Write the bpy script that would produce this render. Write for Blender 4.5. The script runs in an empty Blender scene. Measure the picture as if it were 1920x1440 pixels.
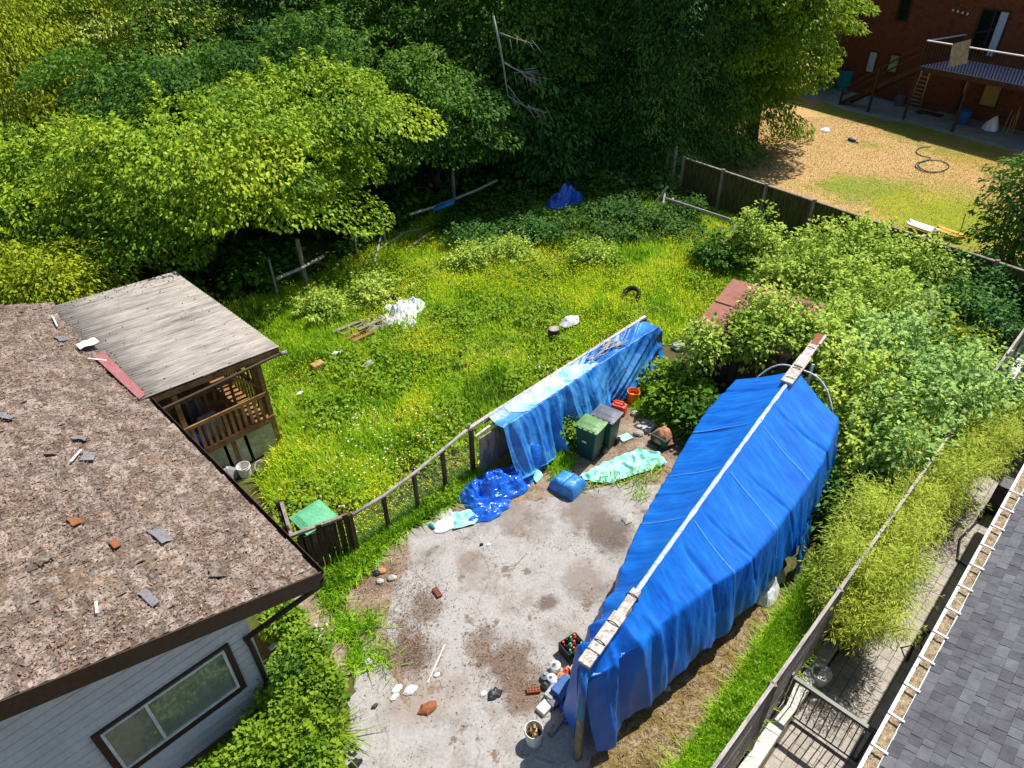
import bpy, math, random
import numpy as np
from mathutils import Vector, Matrix, noise

R = random.Random(11)
NR = np.random.default_rng(11)
C = bpy.context.scene.collection
rad = math.radians
S2 = math.sqrt(.5)
L = Vector((S2, S2, 0))        # along the lots, away from the street
MX = Vector((S2, -S2, 0))      # across the lots
UP = Vector((0, 0, 1))

# ---------------------------------------------------------------- camera
H, F = 11.5, 1280.0
pt, th = rad(36), rad(0.975)
r0 = Vector((1, 0, 0)); d0 = Vector((0, -math.sin(pt), -math.cos(pt)))
fw = Vector((0, math.cos(pt), -math.sin(pt)))
cr = math.cos(th) * r0 + math.sin(th) * d0
cd = math.cos(th) * d0 - math.sin(th) * r0

def ray(u, v): return fw + cr * ((u - 960) / F) + cd * ((v - 720) / F)

def P(u, v, z=0.0):
    """the point of the level z that the photograph shows at pixel u, v"""
    q = ray(u, v); t = (z - H) / q.z
    return Vector((q.x * t, q.y * t, z))

cam = bpy.data.objects.new('camera', bpy.data.cameras.new('camera')); C.objects.link(cam)
cam.matrix_world = Matrix(((cr.x, -cd.x, -fw.x, 0), (cr.y, -cd.y, -fw.y, 0), (cr.z, -cd.z, -fw.z, H), (0, 0, 0, 1)))
cam.data.sensor_width = 36; cam.data.lens = F / 1920 * 36
cam.data.clip_start = .1; cam.data.clip_end = 2000
sc = bpy.context.scene
sc.camera = cam

# ---------------------------------------------------------------- light
SUN_EL, SUN_AZ = 60, 49
w = bpy.data.worlds.new('World'); sc.world = w; w.use_nodes = True
nt = w.node_tree
sky = nt.nodes.new('ShaderNodeTexSky'); sky.sky_type = 'NISHITA'; sky.sun_disc = False
sky.sun_elevation = rad(SUN_EL); sky.sun_rotation = rad(SUN_AZ)
nt.links.new(sky.outputs[0], nt.nodes['Background'].inputs[0])
nt.nodes['Background'].inputs[1].default_value = .1
sun = bpy.data.objects.new('sun', bpy.data.lights.new('sun', 'SUN')); C.objects.link(sun)
sun.data.energy = 5.0; sun.data.angle = rad(.5); sun.data.color = (1, .955, .88)
sd = Vector((math.sin(rad(SUN_AZ)) * math.cos(rad(SUN_EL)), math.cos(rad(SUN_AZ)) * math.cos(rad(SUN_EL)), math.sin(rad(SUN_EL))))
sun.rotation_euler = sd.to_track_quat('Z', 'Y').to_euler()
sc.view_settings.view_transform = 'Standard'; sc.view_settings.look = 'None'
sc.view_settings.exposure = .4; sc.view_settings.gamma = 1
sc.cycles.max_bounces = 6; sc.cycles.diffuse_bounces = 3; sc.cycles.glossy_bounces = 3; sc.cycles.transmission_bounces = 4
sc.cycles.transparent_max_bounces = 6

# ---------------------------------------------------------------- object helpers
class MB:
    def __init__(s): s.v = []; s.f = []
    def add(s, vs, fs):
        b = len(s.v); s.v += [tuple(q) for q in vs]; s.f += [tuple(b + i for i in f) for f in fs]; return s
    def bar(s, a, b, wd, ht=None, up=UP):
        a, b = Vector(a), Vector(b); ht = wd if ht is None else ht
        d = (b - a).normalized(); up = Vector(up)
        if abs(d.dot(up)) > .98: up = Vector((1, 0, 0)) if abs(d.x) < .9 else Vector((0, 1, 0))
        x = d.cross(up).normalized() * wd / 2; y = x.cross(d).normalized() * ht / 2
        vs = [a - x - y, a + x - y, a + x + y, a - x + y, b - x - y, b + x - y, b + x + y, b - x + y]
        return s.add(vs, [(3, 2, 1, 0), (4, 5, 6, 7), (0, 1, 5, 4), (1, 2, 6, 5), (2, 3, 7, 6), (3, 0, 4, 7)])
    def box(s, c, ax, ay, sx, sy, z0, z1, tp=1.0):
        """box on base centre c, axes ax/ay, top scaled by tp"""
        c = Vector(c); ax, ay = Vector(ax), Vector(ay); vs = []
        for z, k in ((z0, 1), (z1, tp)):
            for i, j in ((-1, -1), (1, -1), (1, 1), (-1, 1)):
                q = c + ax * i * sx / 2 * k + ay * j * sy / 2 * k; vs.append((q.x, q.y, c.z + z))
        return s.add(vs, [(3, 2, 1, 0), (4, 5, 6, 7), (0, 1, 5, 4), (1, 2, 6, 5), (2, 3, 7, 6), (3, 0, 4, 7)])
    def tube(s, pts, r, n=8):
        pts = [Vector(p) for p in pts]; rs = r if isinstance(r, (list, tuple)) else [r] * len(pts)
        vs = []; k = len(pts)
        for i, p in enumerate(pts):
            d = (pts[min(i + 1, k - 1)] - pts[max(i - 1, 0)]).normalized()
            u = UP if abs(d.z) < .95 else Vector((1, 0, 0))
            x = d.cross(u).normalized(); y = x.cross(d)
            for j in range(n):
                a = 2 * math.pi * j / n; vs.append(p + (x * math.cos(a) + y * math.sin(a)) * rs[i])
        fs = [(i * n + j, i * n + (j + 1) % n, (i + 1) * n + (j + 1) % n, (i + 1) * n + j) for i in range(k - 1) for j in range(n)]
        fs += [tuple(range(n))[::-1], tuple((k - 1) * n + j for j in range(n))]
        return s.add(vs, fs)
    def prism(s, poly, z0, z1):
        n = len(poly)
        vs = [(p[0], p[1], z0) for p in poly] + [(p[0], p[1], z1) for p in poly]
        return s.add(vs, [tuple(range(n))[::-1], tuple(range(n, 2 * n))] + [(i, (i + 1) % n, n + (i + 1) % n, n + i) for i in range(n)])
    def lathe(s, c, prof, n=20, axis=UP, cap=True):
        c = Vector(c); axis = Vector(axis).normalized(); x = axis.orthogonal().normalized(); y = axis.cross(x); vs = []
        for rr, z in prof:
            for j in range(n):
                a = 2 * math.pi * j / n; vs.append(c + axis * z + (x * math.cos(a) + y * math.sin(a)) * rr)
        k = len(prof)
        fs = [(i * n + j, i * n + (j + 1) % n, (i + 1) * n + (j + 1) % n, (i + 1) * n + j) for i in range(k - 1) for j in range(n)]
        if cap: fs += [tuple(range(n))[::-1], tuple((k - 1) * n + j for j in range(n))]
        return s.add(vs, fs)
    def grid(s, rows):
        m = len(rows[0]); vs = [p for r in rows for p in r]
        return s.add(vs, [(i * m + j, i * m + j + 1, (i + 1) * m + j + 1, (i + 1) * m + j) for i in range(len(rows) - 1) for j in range(m - 1)])
    def poly(s, pts): return s.add(pts, [tuple(range(len(pts)))])
    def build(s, name, m, parent=None, smooth=False, bevel=0, solid=0, loc=None):
        me = bpy.data.meshes.new(name)
        a = np.array(s.v, dtype=float)
        if parent is not None: o0 = np.array(parent.location)
        elif loc is not None: o0 = np.array(loc)
        else: o0 = np.array(((a[:, 0].min() + a[:, 0].max()) / 2, (a[:, 1].min() + a[:, 1].max()) / 2, a[:, 2].min()))
        me.from_pydata((a - o0).tolist(), [], s.f); me.materials.append(m)
        if smooth: me.polygons.foreach_set('use_smooth', [True] * len(me.polygons))
        me.update()
        o = bpy.data.objects.new(name, me); C.objects.link(o)
        if parent is not None: o.parent = parent
        else: o.location = o0
        if bevel:
            b = o.modifiers.new('bevel', 'BEVEL'); b.width = bevel; b.segments = 2; b.limit_method = 'ANGLE'; b.angle_limit = rad(40)
        if solid:
            b = o.modifiers.new('solid', 'SOLIDIFY'); b.thickness = solid; b.offset = -1
        return o

def setp(o, label=None, cat=None, group=None, kind=None):
    for k, q in (('label', label), ('category', cat), ('group', group), ('kind', kind)):
        if q: o[k] = q
    return o

def thing(name, label, cat, loc, group=None):
    o = bpy.data.objects.new(name, None); C.objects.link(o); o.location = loc
    o.empty_display_size = .2; o.matrix_world.translation = Vector(loc)
    return setp(o, label, cat, group)

def sub(mb, name, m, parent, **k):
    """a sub-part: parent is itself a part (vertices are kept relative to the thing's origin)"""
    root = parent.parent
    o = mb.build(name, m, root, **k); o.parent = parent; return o

def dup(o, loc, rz=0, label=None):
    c = o.copy(); C.objects.link(c); c.location = loc; c.rotation_euler = (0, 0, rz)
    if label: c['label'] = label
    for ch in list(o.children):
        k = ch.copy(); C.objects.link(k); k.parent = c
        for g in ch.children:
            q = g.copy(); C.objects.link(q); q.parent = k
    return c

# ---------------------------------------------------------------- materials
def rgb(r, g, b, k=1.0):
    f = lambda c: ((c / 255 + .055) / 1.055) ** 2.4 if c > 10 else c / 255 / 12.92
    return (f(r) * k, f(g) * k, f(b) * k)

def mat(name, cols, scale=3, rough=.8, spec=.3, bump=0, bscale=40, detail=6, fine=.25, fscale=None, stretch=(1, 1, 1), rot=(0, 0, 0), rnd=0, metal=0, spread=(.3, .7), coat=0, aniso=None, stains=None, cracks=0):
    m = bpy.data.materials.new(name); m.use_nodes = True; t = m.node_tree; n = t.nodes; k = t.links
    b = n['Principled BSDF']; b.inputs['Roughness'].default_value = rough; b.inputs['Specular IOR Level'].default_value = spec
    b.inputs['Metallic'].default_value = metal; b.inputs['Coat Weight'].default_value = coat
    geo = n.new('ShaderNodeNewGeometry'); mp = n.new('ShaderNodeMapping'); mp.inputs['Scale'].default_value = stretch; mp.inputs['Rotation'].default_value = rot
    if aniso: mp.vector_type = 'TEXTURE'; mp.inputs['Rotation'].default_value = (0, 0, rad(aniso[0])); mp.inputs['Scale'].default_value = (1 / aniso[1], 1 / aniso[2], 1)
    k.new(geo.outputs['Position'], mp.inputs['Vector'])
    a = n.new('ShaderNodeTexNoise'); a.inputs['Scale'].default_value = scale; a.inputs['Detail'].default_value = detail; a.inputs['Roughness'].default_value = .65
    k.new(mp.outputs[0], a.inputs['Vector'])
    cr_ = n.new('ShaderNodeValToRGB'); e = cr_.color_ramp.elements
    cols = [cols] if isinstance(cols[0], (int, float)) else list(cols)
    if len(cols) == 1: cols = [tuple(c * .85 for c in cols[0]), tuple(min(1, c * 1.12) for c in cols[0])]
    e[0].position = spread[0]; e[1].position = spread[1]; e[0].color = (*cols[0], 1); e[1].color = (*cols[-1], 1)
    for i, c in enumerate(cols[1:-1], 1): e.new(spread[0] + (spread[1] - spread[0]) * i / (len(cols) - 1)).color = (*c, 1)
    k.new(a.outputs['Fac'], cr_.inputs[0])
    f = n.new('ShaderNodeTexNoise'); f.inputs['Scale'].default_value = fscale or scale * 9; f.inputs['Detail'].default_value = 5
    k.new(mp.outputs[0], f.inputs['Vector'])
    mr = n.new('ShaderNodeMapRange'); mr.inputs['From Min'].default_value = .3; mr.inputs['From Max'].default_value = .7; mr.inputs['To Min'].default_value = 1 - fine; mr.inputs['To Max'].default_value = 1 + fine
    k.new(f.outputs['Fac'], mr.inputs['Value'])
    mx = n.new('ShaderNodeVectorMath'); mx.operation = 'SCALE'; k.new(cr_.outputs[0], mx.inputs[0]); k.new(mr.outputs[0], mx.inputs['Scale'])
    last = mx.outputs[0]
    if rnd:
        at = n.new('ShaderNodeAttribute'); at.attribute_name = 'rnd'
        r2 = n.new('ShaderNodeMapRange'); r2.inputs['To Min'].default_value = 1 - rnd; r2.inputs['To Max'].default_value = 1 + rnd
        k.new(at.outputs['Fac'], r2.inputs['Value'])
        m2 = n.new('ShaderNodeVectorMath'); m2.operation = 'SCALE'; k.new(last, m2.inputs[0]); k.new(r2.outputs[0], m2.inputs['Scale']); last = m2.outputs[0]
    if stains:
        sn = n.new('ShaderNodeTexNoise'); sn.inputs['Scale'].default_value = 1.7; sn.inputs['Detail'].default_value = 9; sn.inputs['Roughness'].default_value = .75; k.new(geo.outputs['Position'], sn.inputs['Vector'])
        for (cx, cy, r_, col, amt) in stains:
            ds = n.new('ShaderNodeVectorMath'); ds.operation = 'DISTANCE'; k.new(geo.outputs['Position'], ds.inputs[0]); ds.inputs[1].default_value = (cx, cy, 0)
            q1 = n.new('ShaderNodeMapRange'); q1.inputs['From Min'].default_value = 0; q1.inputs['From Max'].default_value = r_; q1.inputs['To Min'].default_value = .5; q1.inputs['To Max'].default_value = 0; k.new(ds.outputs['Value'], q1.inputs['Value'])
            q2 = n.new('ShaderNodeMath'); q2.operation = 'ADD'; k.new(q1.outputs[0], q2.inputs[0]); k.new(sn.outputs['Fac'], q2.inputs[1])
            q3 = n.new('ShaderNodeMapRange'); q3.inputs['From Min'].default_value = .58; q3.inputs['From Max'].default_value = .78; q3.inputs['To Min'].default_value = 0; q3.inputs['To Max'].default_value = amt; k.new(q2.outputs[0], q3.inputs['Value'])
            mm = n.new('ShaderNodeMix'); mm.data_type = 'RGBA'; k.new(q3.outputs[0], mm.inputs[0]); k.new(last, mm.inputs[6]); mm.inputs[7].default_value = (*col, 1); last = mm.outputs[2]
    if cracks:
        wn_ = n.new('ShaderNodeTexNoise'); wn_.inputs['Scale'].default_value = 1.6; wn_.inputs['Detail'].default_value = 6; k.new(geo.outputs['Position'], wn_.inputs['Vector'])
        wv_ = n.new('ShaderNodeVectorMath'); wv_.operation = 'MULTIPLY_ADD'; k.new(wn_.outputs['Color'], wv_.inputs[0]); wv_.inputs[1].default_value = (.9, .9, 0); k.new(geo.outputs['Position'], wv_.inputs[2])
        vo = n.new('ShaderNodeTexVoronoi'); vo.feature = 'DISTANCE_TO_EDGE'; vo.inputs['Scale'].default_value = cracks; k.new(wv_.outputs[0], vo.inputs['Vector'])
        c1 = n.new('ShaderNodeMapRange'); c1.inputs['From Min'].default_value = .0015; c1.inputs['From Max'].default_value = .007; c1.inputs['To Min'].default_value = .8; c1.inputs['To Max'].default_value = 1; k.new(vo.outputs['Distance'], c1.inputs['Value'])
        c2 = n.new('ShaderNodeVectorMath'); c2.operation = 'SCALE'; k.new(last, c2.inputs[0]); k.new(c1.outputs[0], c2.inputs['Scale']); last = c2.outputs[0]
    k.new(last, b.inputs['Base Color'])
    if bump:
        c = n.new('ShaderNodeTexNoise'); c.inputs['Scale'].default_value = bscale; c.inputs['Detail'].default_value = 5; k.new(mp.outputs[0], c.inputs['Vector'])
        bp = n.new('ShaderNodeBump'); bp.inputs['Strength'].default_value = bump; bp.inputs['Distance'].default_value = .02
        k.new(c.outputs['Fac'], bp.inputs['Height']); k.new(bp.outputs[0], b.inputs['Normal'])
    m['bsdf'] = b.name
    return m

def leafmat(name, cols, trans=.35, rough=.55, spec=.12, patch=0, pscale=.4, gain=1.8):
    cols = [tuple(min(.75, c * gain) for c in q) for q in cols]
    m = bpy.data.materials.new(name); m.use_nodes = True; t = m.node_tree; n = t.nodes; k = t.links
    b = n['Principled BSDF']; b.inputs['Roughness'].default_value = rough; b.inputs['Specular IOR Level'].default_value = spec
    at = n.new('ShaderNodeAttribute'); at.attribute_name = 'rnd'
    rp = n.new('ShaderNodeValToRGB'); e = rp.color_ramp.elements
    e[0].color = (*cols[0], 1); e[1].color = (*cols[-1], 1)
    for i, c in enumerate(cols[1:-1], 1): e.new(i / (len(cols) - 1)).color = (*c, 1)
    src = at.outputs['Fac']
    if patch:
        geo = n.new('ShaderNodeNewGeometry'); a = n.new('ShaderNodeTexNoise'); a.inputs['Scale'].default_value = pscale; a.inputs['Detail'].default_value = 4
        k.new(geo.outputs['Position'], a.inputs['Vector'])
        mr = n.new('ShaderNodeMapRange'); mr.inputs['From Min'].default_value = .3; mr.inputs['From Max'].default_value = .7
        mr.inputs['To Min'].default_value = -patch; mr.inputs['To Max'].default_value = patch; k.new(a.outputs['Fac'], mr.inputs['Value'])
        ad = n.new('ShaderNodeMath'); ad.use_clamp = True; k.new(src, ad.inputs[0]); k.new(mr.outputs[0], ad.inputs[1]); src = ad.outputs[0]
    k.new(src, rp.inputs[0]); k.new(rp.outputs[0], b.inputs['Base Color'])
    if trans:
        tr = n.new('ShaderNodeBsdfTranslucent'); k.new(rp.outputs[0], tr.inputs[0])
        mx = n.new('ShaderNodeMixShader'); mx.inputs[0].default_value = trans
        k.new(b.outputs[0], mx.inputs[1]); k.new(tr.outputs[0], mx.inputs[2]); k.new(mx.outputs[0], n['Material Output'].inputs[0])
    return m

def npmesh(name, V, n_per, m, parent=None, rnd=None, loc=None):
    """V (k, n_per, 3): k separate n-gons as one mesh"""
    k = len(V); V = V.reshape(-1, 3).astype(np.float32)
    o0 = np.array(parent.location if parent is not None else (loc if loc is not None else (0, 0, 0)), dtype=np.float32)
    me = bpy.data.meshes.new(name)
    me.vertices.add(k * n_per); me.vertices.foreach_set('co', (V - o0).ravel())
    me.loops.add(k * n_per); me.loops.foreach_set('vertex_index', np.arange(k * n_per, dtype=np.int32))
    me.polygons.add(k); me.polygons.foreach_set('loop_start', np.arange(0, k * n_per, n_per, dtype=np.int32))
    me.polygons.foreach_set('loop_total', np.full(k, n_per, dtype=np.int32))
    a = me.attributes.new('rnd', 'FLOAT', 'FACE')
    a.data.foreach_set('value', (NR.random(k) if rnd is None else rnd).astype(np.float32))
    me.materials.append(m); me.update(calc_edges=True); me.validate()
    o = bpy.data.objects.new(name, me); C.objects.link(o)
    if parent is not None: o.parent = parent
    else: o.location = o0
    return o

def nrm(a): return a / np.maximum(1e-6, np.linalg.norm(a, axis=1, keepdims=True))

def leafquads(Cn, tip, Ln, Wn, fold=.15, up=None):
    k = len(Cn); tip = nrm(tip)
    u = np.array((0, 0, 1.0)) + NR.normal(0, .35, (k, 3)) if up is None else up
    s = nrm(np.cross(tip, u)); n = np.cross(s, tip)
    Ln = np.asarray(Ln).reshape(-1, 1); Wn = np.asarray(Wn).reshape(-1, 1)
    a = Cn; b = Cn + tip * Ln * .45 + s * Wn * .5 + n * Wn * fold; c = Cn + tip * Ln - n * Ln * .12; d = Cn + tip * Ln * .45 - s * Wn * .5 + n * Wn * fold
    return np.stack((a, b, c, d), 1)

def crown(center, rads, nb, lp, br, leaf, style='broad', zmin=-.55, shell=.6, droop=.55, ragged=.13):
    """leaves of one crown: boughs spread over an ellipsoid, leaves spread through each bough"""
    c = np.array(center, float); r = np.array(rads, float)
    u = nrm(NR.normal(0, 1, (nb * 6, 3))); u = u[u[:, 2] > zmin]; kc = len(u)
    q = shell + (1 - shell) * NR.random((kc, 1)) ** .6
    q[: kc // 6] *= .6
    bc = c + u * r * q * (1 + NR.normal(0, ragged, (kc, 1)))
    if style == 'shelf':            # keep the boughs apart, so that dark gaps open between them
        keep = []; sc_ = np.array((1 / 1.15, 1 / 1.15, 1 / .72)) / br
        for i_ in range(kc):
            if all(((bc[i_] - bc[j_]) * sc_ @ ((bc[i_] - bc[j_]) * sc_)) > 1 for j_ in keep): keep.append(i_)
            if len(keep) >= nb: break
        u, bc = u[keep], bc[keep]
    else: u, bc = u[:nb], bc[:nb]
    nb = len(u)
    out = u.copy(); out[:, 2] *= .25; out = nrm(out + 1e-3)
    sz = br * NR.uniform(.6, 1.35, nb)
    cnt = np.maximum(4, (lp * (sz / br) ** 2).astype(int))
    idx = np.repeat(np.arange(nb), cnt); k = len(idx)
    g = NR.normal(0, 1, (k, 3)); g /= np.maximum(1, np.linalg.norm(g, axis=1, keepdims=True) / 1.6)
    flat = .2 if style == 'shelf' else .24 if style == 'broad' else (.75 if style == 'bush' else .5)
    off = g * sz[idx][:, None] * np.array((.75, .75, flat))
    o = out[idx]; along = (off * o).sum(1)
    off[:, 2] -= droop * np.maximum(along, -.2) * (.7 if style != 'bush' else .25)
    Cn = bc[idx] + off
    tip = o * .7 + NR.normal(0, .55, (k, 3)) + off / sz[idx][:, None] * .5
    tip[:, 2] -= droop
    ln = leaf[0] * NR.uniform(.65, 1.3, k)
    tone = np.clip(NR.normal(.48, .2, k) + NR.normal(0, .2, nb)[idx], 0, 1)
    return leafquads(Cn, tip, ln, ln * leaf[1]), tone

def sprigs(center, rads, n, leaf, ln=.9, up=.35):
    """leafy shoots that break the outline of a crown"""
    c = np.array(center, float); r = np.array(rads, float); u = nrm(NR.normal(0, 1, (n * 3, 3))); u = u[u[:, 2] > -.25][:n]; n = len(u)
    st = c + u * r * NR.uniform(.8, 1.08, (n, 1)); d = nrm(u + np.array((0, 0, up)) + NR.normal(0, .25, (n, 3))); l = ln * NR.uniform(.5, 1.3, n)
    per = 26; idx = np.repeat(np.arange(n), per); t = np.tile(np.linspace(.05, 1, per), n)
    Cn = st[idx] + d[idx] * (l[idx] * t)[:, None]; Cn[:, 2] -= .25 * l[idx] * t ** 2
    side = NR.normal(0, 1, (n * per, 3)); side -= (side * d[idx]).sum(1, keepdims=True) * d[idx]; side = nrm(side)
    tip = side + d[idx] * .6; tip[:, 2] -= .35
    z = leaf[0] * NR.uniform(.8, 1.5, n * per) * (1.15 - .5 * t)
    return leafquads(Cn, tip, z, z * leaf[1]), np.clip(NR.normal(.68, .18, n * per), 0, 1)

def conifer(base, h, rmax, nb, lp, leaf, z0=1.5):
    """drooping sprays on boughs that shorten towards the top"""
    base = np.array(base, float)
    zz = z0 + (h - z0) * NR.random(nb) ** 1.15
    ln = rmax * (1 - (zz - z0) / (h - z0 + .8)) ** .5 * NR.uniform(.7, 1.1, nb)
    az = NR.uniform(0, 2 * np.pi, nb)
    idx = np.repeat(np.arange(nb), np.maximum(6, (lp * ln / rmax).astype(int))); k = len(idx)
    t = NR.random(k) ** .65
    o = np.stack((np.cos(az), np.sin(az), np.zeros(nb)), 1)[idx]; sd_ = np.stack((-o[:, 1], o[:, 0], np.zeros(k)), 1)
    Cn = base + o * (ln[idx] * t)[:, None]
    Cn[:, 2] += zz[idx] + .25 * ln[idx] * t - .55 * ln[idx] * t ** 2.2
    Cn += sd_ * (NR.normal(0, .16, k) * ln[idx] * (1.15 - t * .7))[:, None]
    Cn[:, 2] -= NR.random(k) * .5
    tip = o * .6 + sd_ * NR.normal(0, .5, (k, 1)); tip[:, 2] = -.4 + NR.normal(0, .35, k)
    l = leaf[0] * NR.uniform(.6, 1.3, k)
    tone = np.clip(NR.normal(.45, .16, k) + NR.normal(0, .27, nb)[idx], 0, 1)
    return leafquads(Cn, tip, l, l * leaf[1]), tone

def trunk_mb(base, top, r, n=4, spread=1.2):
    mb = MB(); b, t = Vector(base), Vector(top)
    pts = [b.lerp(t, i / 4) + Vector((R.uniform(-.12, .12), R.uniform(-.12, .12), 0)) * (i > 0) for i in range(5)]
    mb.tube(pts, [r * 1.25, r, r * .85, r * .6, r * .3], 8)
    for i in range(n):
        s = pts[1 + i % 3]; a = R.uniform(0, 6.28); ln = spread * R.uniform(.6, 1.1)
        e = s + Vector((math.cos(a) * ln, math.sin(a) * ln, ln * .6)); m_ = s.lerp(e, .5) + Vector((0, 0, .15 * ln))
        mb.tube([s, m_, e], [r * .5, r * .32, r * .12], 6)
    return mb

def plant(name, label, cat, base, quads, tone, m, bark, trunk=None, group=None, fname='crown', tname='trunk'):
    t = thing(name, label, cat, base, group)
    npmesh(fname, quads, 4, m, t, tone)
    if trunk is not None: trunk.build(tname, bark, t, smooth=True)
    return t

def inpoly(X, Y, poly):
    r = np.zeros(len(X), bool); n = len(poly)
    for i in range(n):
        x1, y1 = poly[i][0], poly[i][1]; x2, y2 = poly[(i + 1) % n][0], poly[(i + 1) % n][1]
        c = ((y1 > Y) != (y2 > Y)) & (X < (x2 - x1) * (Y - y1) / (y2 - y1 + 1e-12) + x1); r ^= c
    return r

def scatter(poly, dens, holes=()):
    p = np.array([(q[0], q[1]) for q in poly]); lo, hi = p.min(0), p.max(0)
    k = int(dens * np.prod(hi - lo)); X = NR.uniform(lo[0], hi[0], k); Y = NR.uniform(lo[1], hi[1], k)
    ok = inpoly(X, Y, poly)
    for h in holes: ok &= ~inpoly(X, Y, h)
    return X[ok], Y[ok]

def vnoise(X, Y, s, seed=0):
    """smooth value noise on arrays, 0..1"""
    g = np.random.default_rng(seed).random((64, 64)); x = X * s + 17.3; y = Y * s + 9.1
    xi = np.floor(x).astype(int); yi = np.floor(y).astype(int); fx = x - xi; fy = y - yi
    fx = fx * fx * (3 - 2 * fx); fy = fy * fy * (3 - 2 * fy); q = lambda a, b: g[a % 64, b % 64]
    return (q(xi, yi) * (1 - fx) + q(xi + 1, yi) * fx) * (1 - fy) + (q(xi, yi + 1) * (1 - fx) + q(xi + 1, yi + 1) * fx) * fy

def blades(X, Y, hmean, width, lean=.5, z=0.0):
    k = len(X); a = NR.uniform(0, 2 * np.pi, k); h = hmean * NR.uniform(.5, 1.4, k)
    ln = np.abs(NR.normal(0, lean, k)) * h
    B = np.stack((X, Y, np.full(k, z)), 1)
    d = np.stack((np.cos(a), np.sin(a), np.zeros(k)), 1); s = np.stack((-d[:, 1], d[:, 0], np.zeros(k)), 1)
    w_ = (width * NR.uniform(.6, 1.4, k))[:, None]
    T = B + d * ln[:, None]; T[:, 2] += np.sqrt(np.maximum(h * h * .15, h * h - ln * ln))
    Mi = B + d * (ln * .35)[:, None]; Mi[:, 2] += (T[:, 2] - B[:, 2]) * .6
    return np.stack((B, Mi + s * w_ * .5, T, Mi - s * w_ * .5), 1)
# ---------------------------------------------------------------- palette
m_soil = mat('soil', [rgb(60, 62, 22, .8), rgb(92, 84, 40, .8), rgb(70, 84, 20, .8)], scale=1.2, bump=.6, bscale=12)
DS = [(P(u, v).x, P(u, v).y, r_, rgb(*c_), a_) for u, v, r_, c_, a_ in ((680, 1100, .55, (92, 66, 46), .9), (770, 1230, .6, (84, 66, 48), .85), (800, 1140, .5, (96, 78, 60), .7), (955, 1250, .75, (104, 84, 66), .85), (985, 1300, .6, (104, 84, 64), .8), (900, 1210, .4, (110, 90, 72), .7), (745, 1040, .5, (110, 82, 60), .8), (1140, 1000, .8, (84, 70, 62), .75), (1090, 1090, .7, (120, 104, 92), .6), (1030, 1130, .3, (90, 72, 60), .8), (880, 1050, .4, (126, 108, 92), .7), (960, 965, .9, (120, 106, 94), .6), (820, 1300, .8, (140, 122, 104), .4), (1100, 960, .9, (110, 96, 84), .7), (760, 1320, .6, (138, 120, 102), .4))]
m_drive = mat('weathered_concrete', [rgb(112, 105, 98), rgb(148, 143, 138), rgb(163, 159, 155), rgb(140, 133, 126), rgb(166, 163, 160)], stains=DS, cracks=.3, scale=.75, detail=12, rough=.9, bump=.2, bscale=50, fine=.13, fscale=18, spread=(.28, .72))
m_moss = mat('moss_gravel', [rgb(80, 64, 30), rgb(124, 102, 54), rgb(150, 132, 100), rgb(94, 78, 38)], scale=2.2, detail=10, rough=1, bump=.35, bscale=70, fine=.4, fscale=30)
m_dirt = mat('dry_dirt', [rgb(96, 78, 60), rgb(136, 118, 98), rgb(162, 148, 130)], scale=2, detail=9, rough=1, bump=.7, bscale=40, fine=.3)
m_lawn = mat('dry_lawn', [rgb(116, 128, 30), rgb(152, 144, 62), rgb(180, 146, 92), rgb(188, 152, 104), rgb(156, 144, 68), rgb(142, 146, 38)], scale=.13, stains=[(P(u, v).x, P(u, v).y, r_, rgb(*c_), a_) for u, v, r_, c_, a_ in ((1640, 360, 3.2, (110, 138, 20), .8), (1740, 395, 3.5, (150, 150, 24), .85), (1800, 420, 3.5, (130, 146, 20), .85), (1590, 205, 3.2, (110, 130, 26), .8), (1660, 225, 3.0, (104, 124, 24), .8), (1740, 255, 3.0, (110, 124, 24), .8), (1820, 285, 3, (120, 124, 26), .8), (1850, 310, 3, (170, 140, 60), .6), (1560, 350, 1.5, (120, 138, 30), .7))], detail=9, rough=1, bump=.6, bscale=25, fine=.28, fscale=9, spread=(.3, .72))
m_slab = mat('grey_slab', [rgb(120, 124, 122), rgb(158, 160, 156)], scale=1.5, bump=.2)
m_wood = mat('weathered_wood', [rgb(86, 78, 68), rgb(136, 126, 112), rgb(160, 152, 138)], scale=3, stretch=(3, 3, .6), bump=.5, bscale=30, rough=.9)
m_dkwood = mat('dark_wood', [rgb(36, 28, 20), rgb(76, 58, 42), rgb(96, 86, 60)], scale=3, stretch=(3, 3, .5), bump=.6, bscale=30, rough=.95)
m_timber = mat('brown_timber', [rgb(92, 64, 38), rgb(140, 100, 60), rgb(160, 124, 82)], scale=3, bump=.3, rough=.85)
m_fgreen = mat('mossy_fence', [rgb(40, 40, 18), rgb(78, 74, 38), rgb(104, 92, 60)], scale=3, stretch=(4, 4, .7), bump=.5, rough=.95)
m_brown = mat('brown_trim', rgb(66, 50, 38), rough=.6, bump=.1)
m_fencew = mat('grey_fence_boards', [rgb(120, 112, 104), rgb(164, 156, 148), rgb(184, 178, 170)], scale=3, aniso=(45, .6, 3), bump=.5, bscale=20, rough=.9)
m_white = mat('white_paint', [rgb(205, 202, 198), rgb(232, 230, 226)], rough=.55, bump=.1)
m_peel = mat('peeling_white', [rgb(112, 86, 66), rgb(186, 176, 168), rgb(208, 200, 194), rgb(160, 146, 134), rgb(206, 198, 190)], scale=5, detail=8, rough=.8, bump=.6, spread=(.28, .6))
m_deckwood = mat('dark_deck_timber', [rgb(52, 38, 28), rgb(84, 60, 44)], scale=3, rough=.9)
m_orange = mat('rusty_orange', rgb(142, 86, 54), rough=.8)
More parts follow.
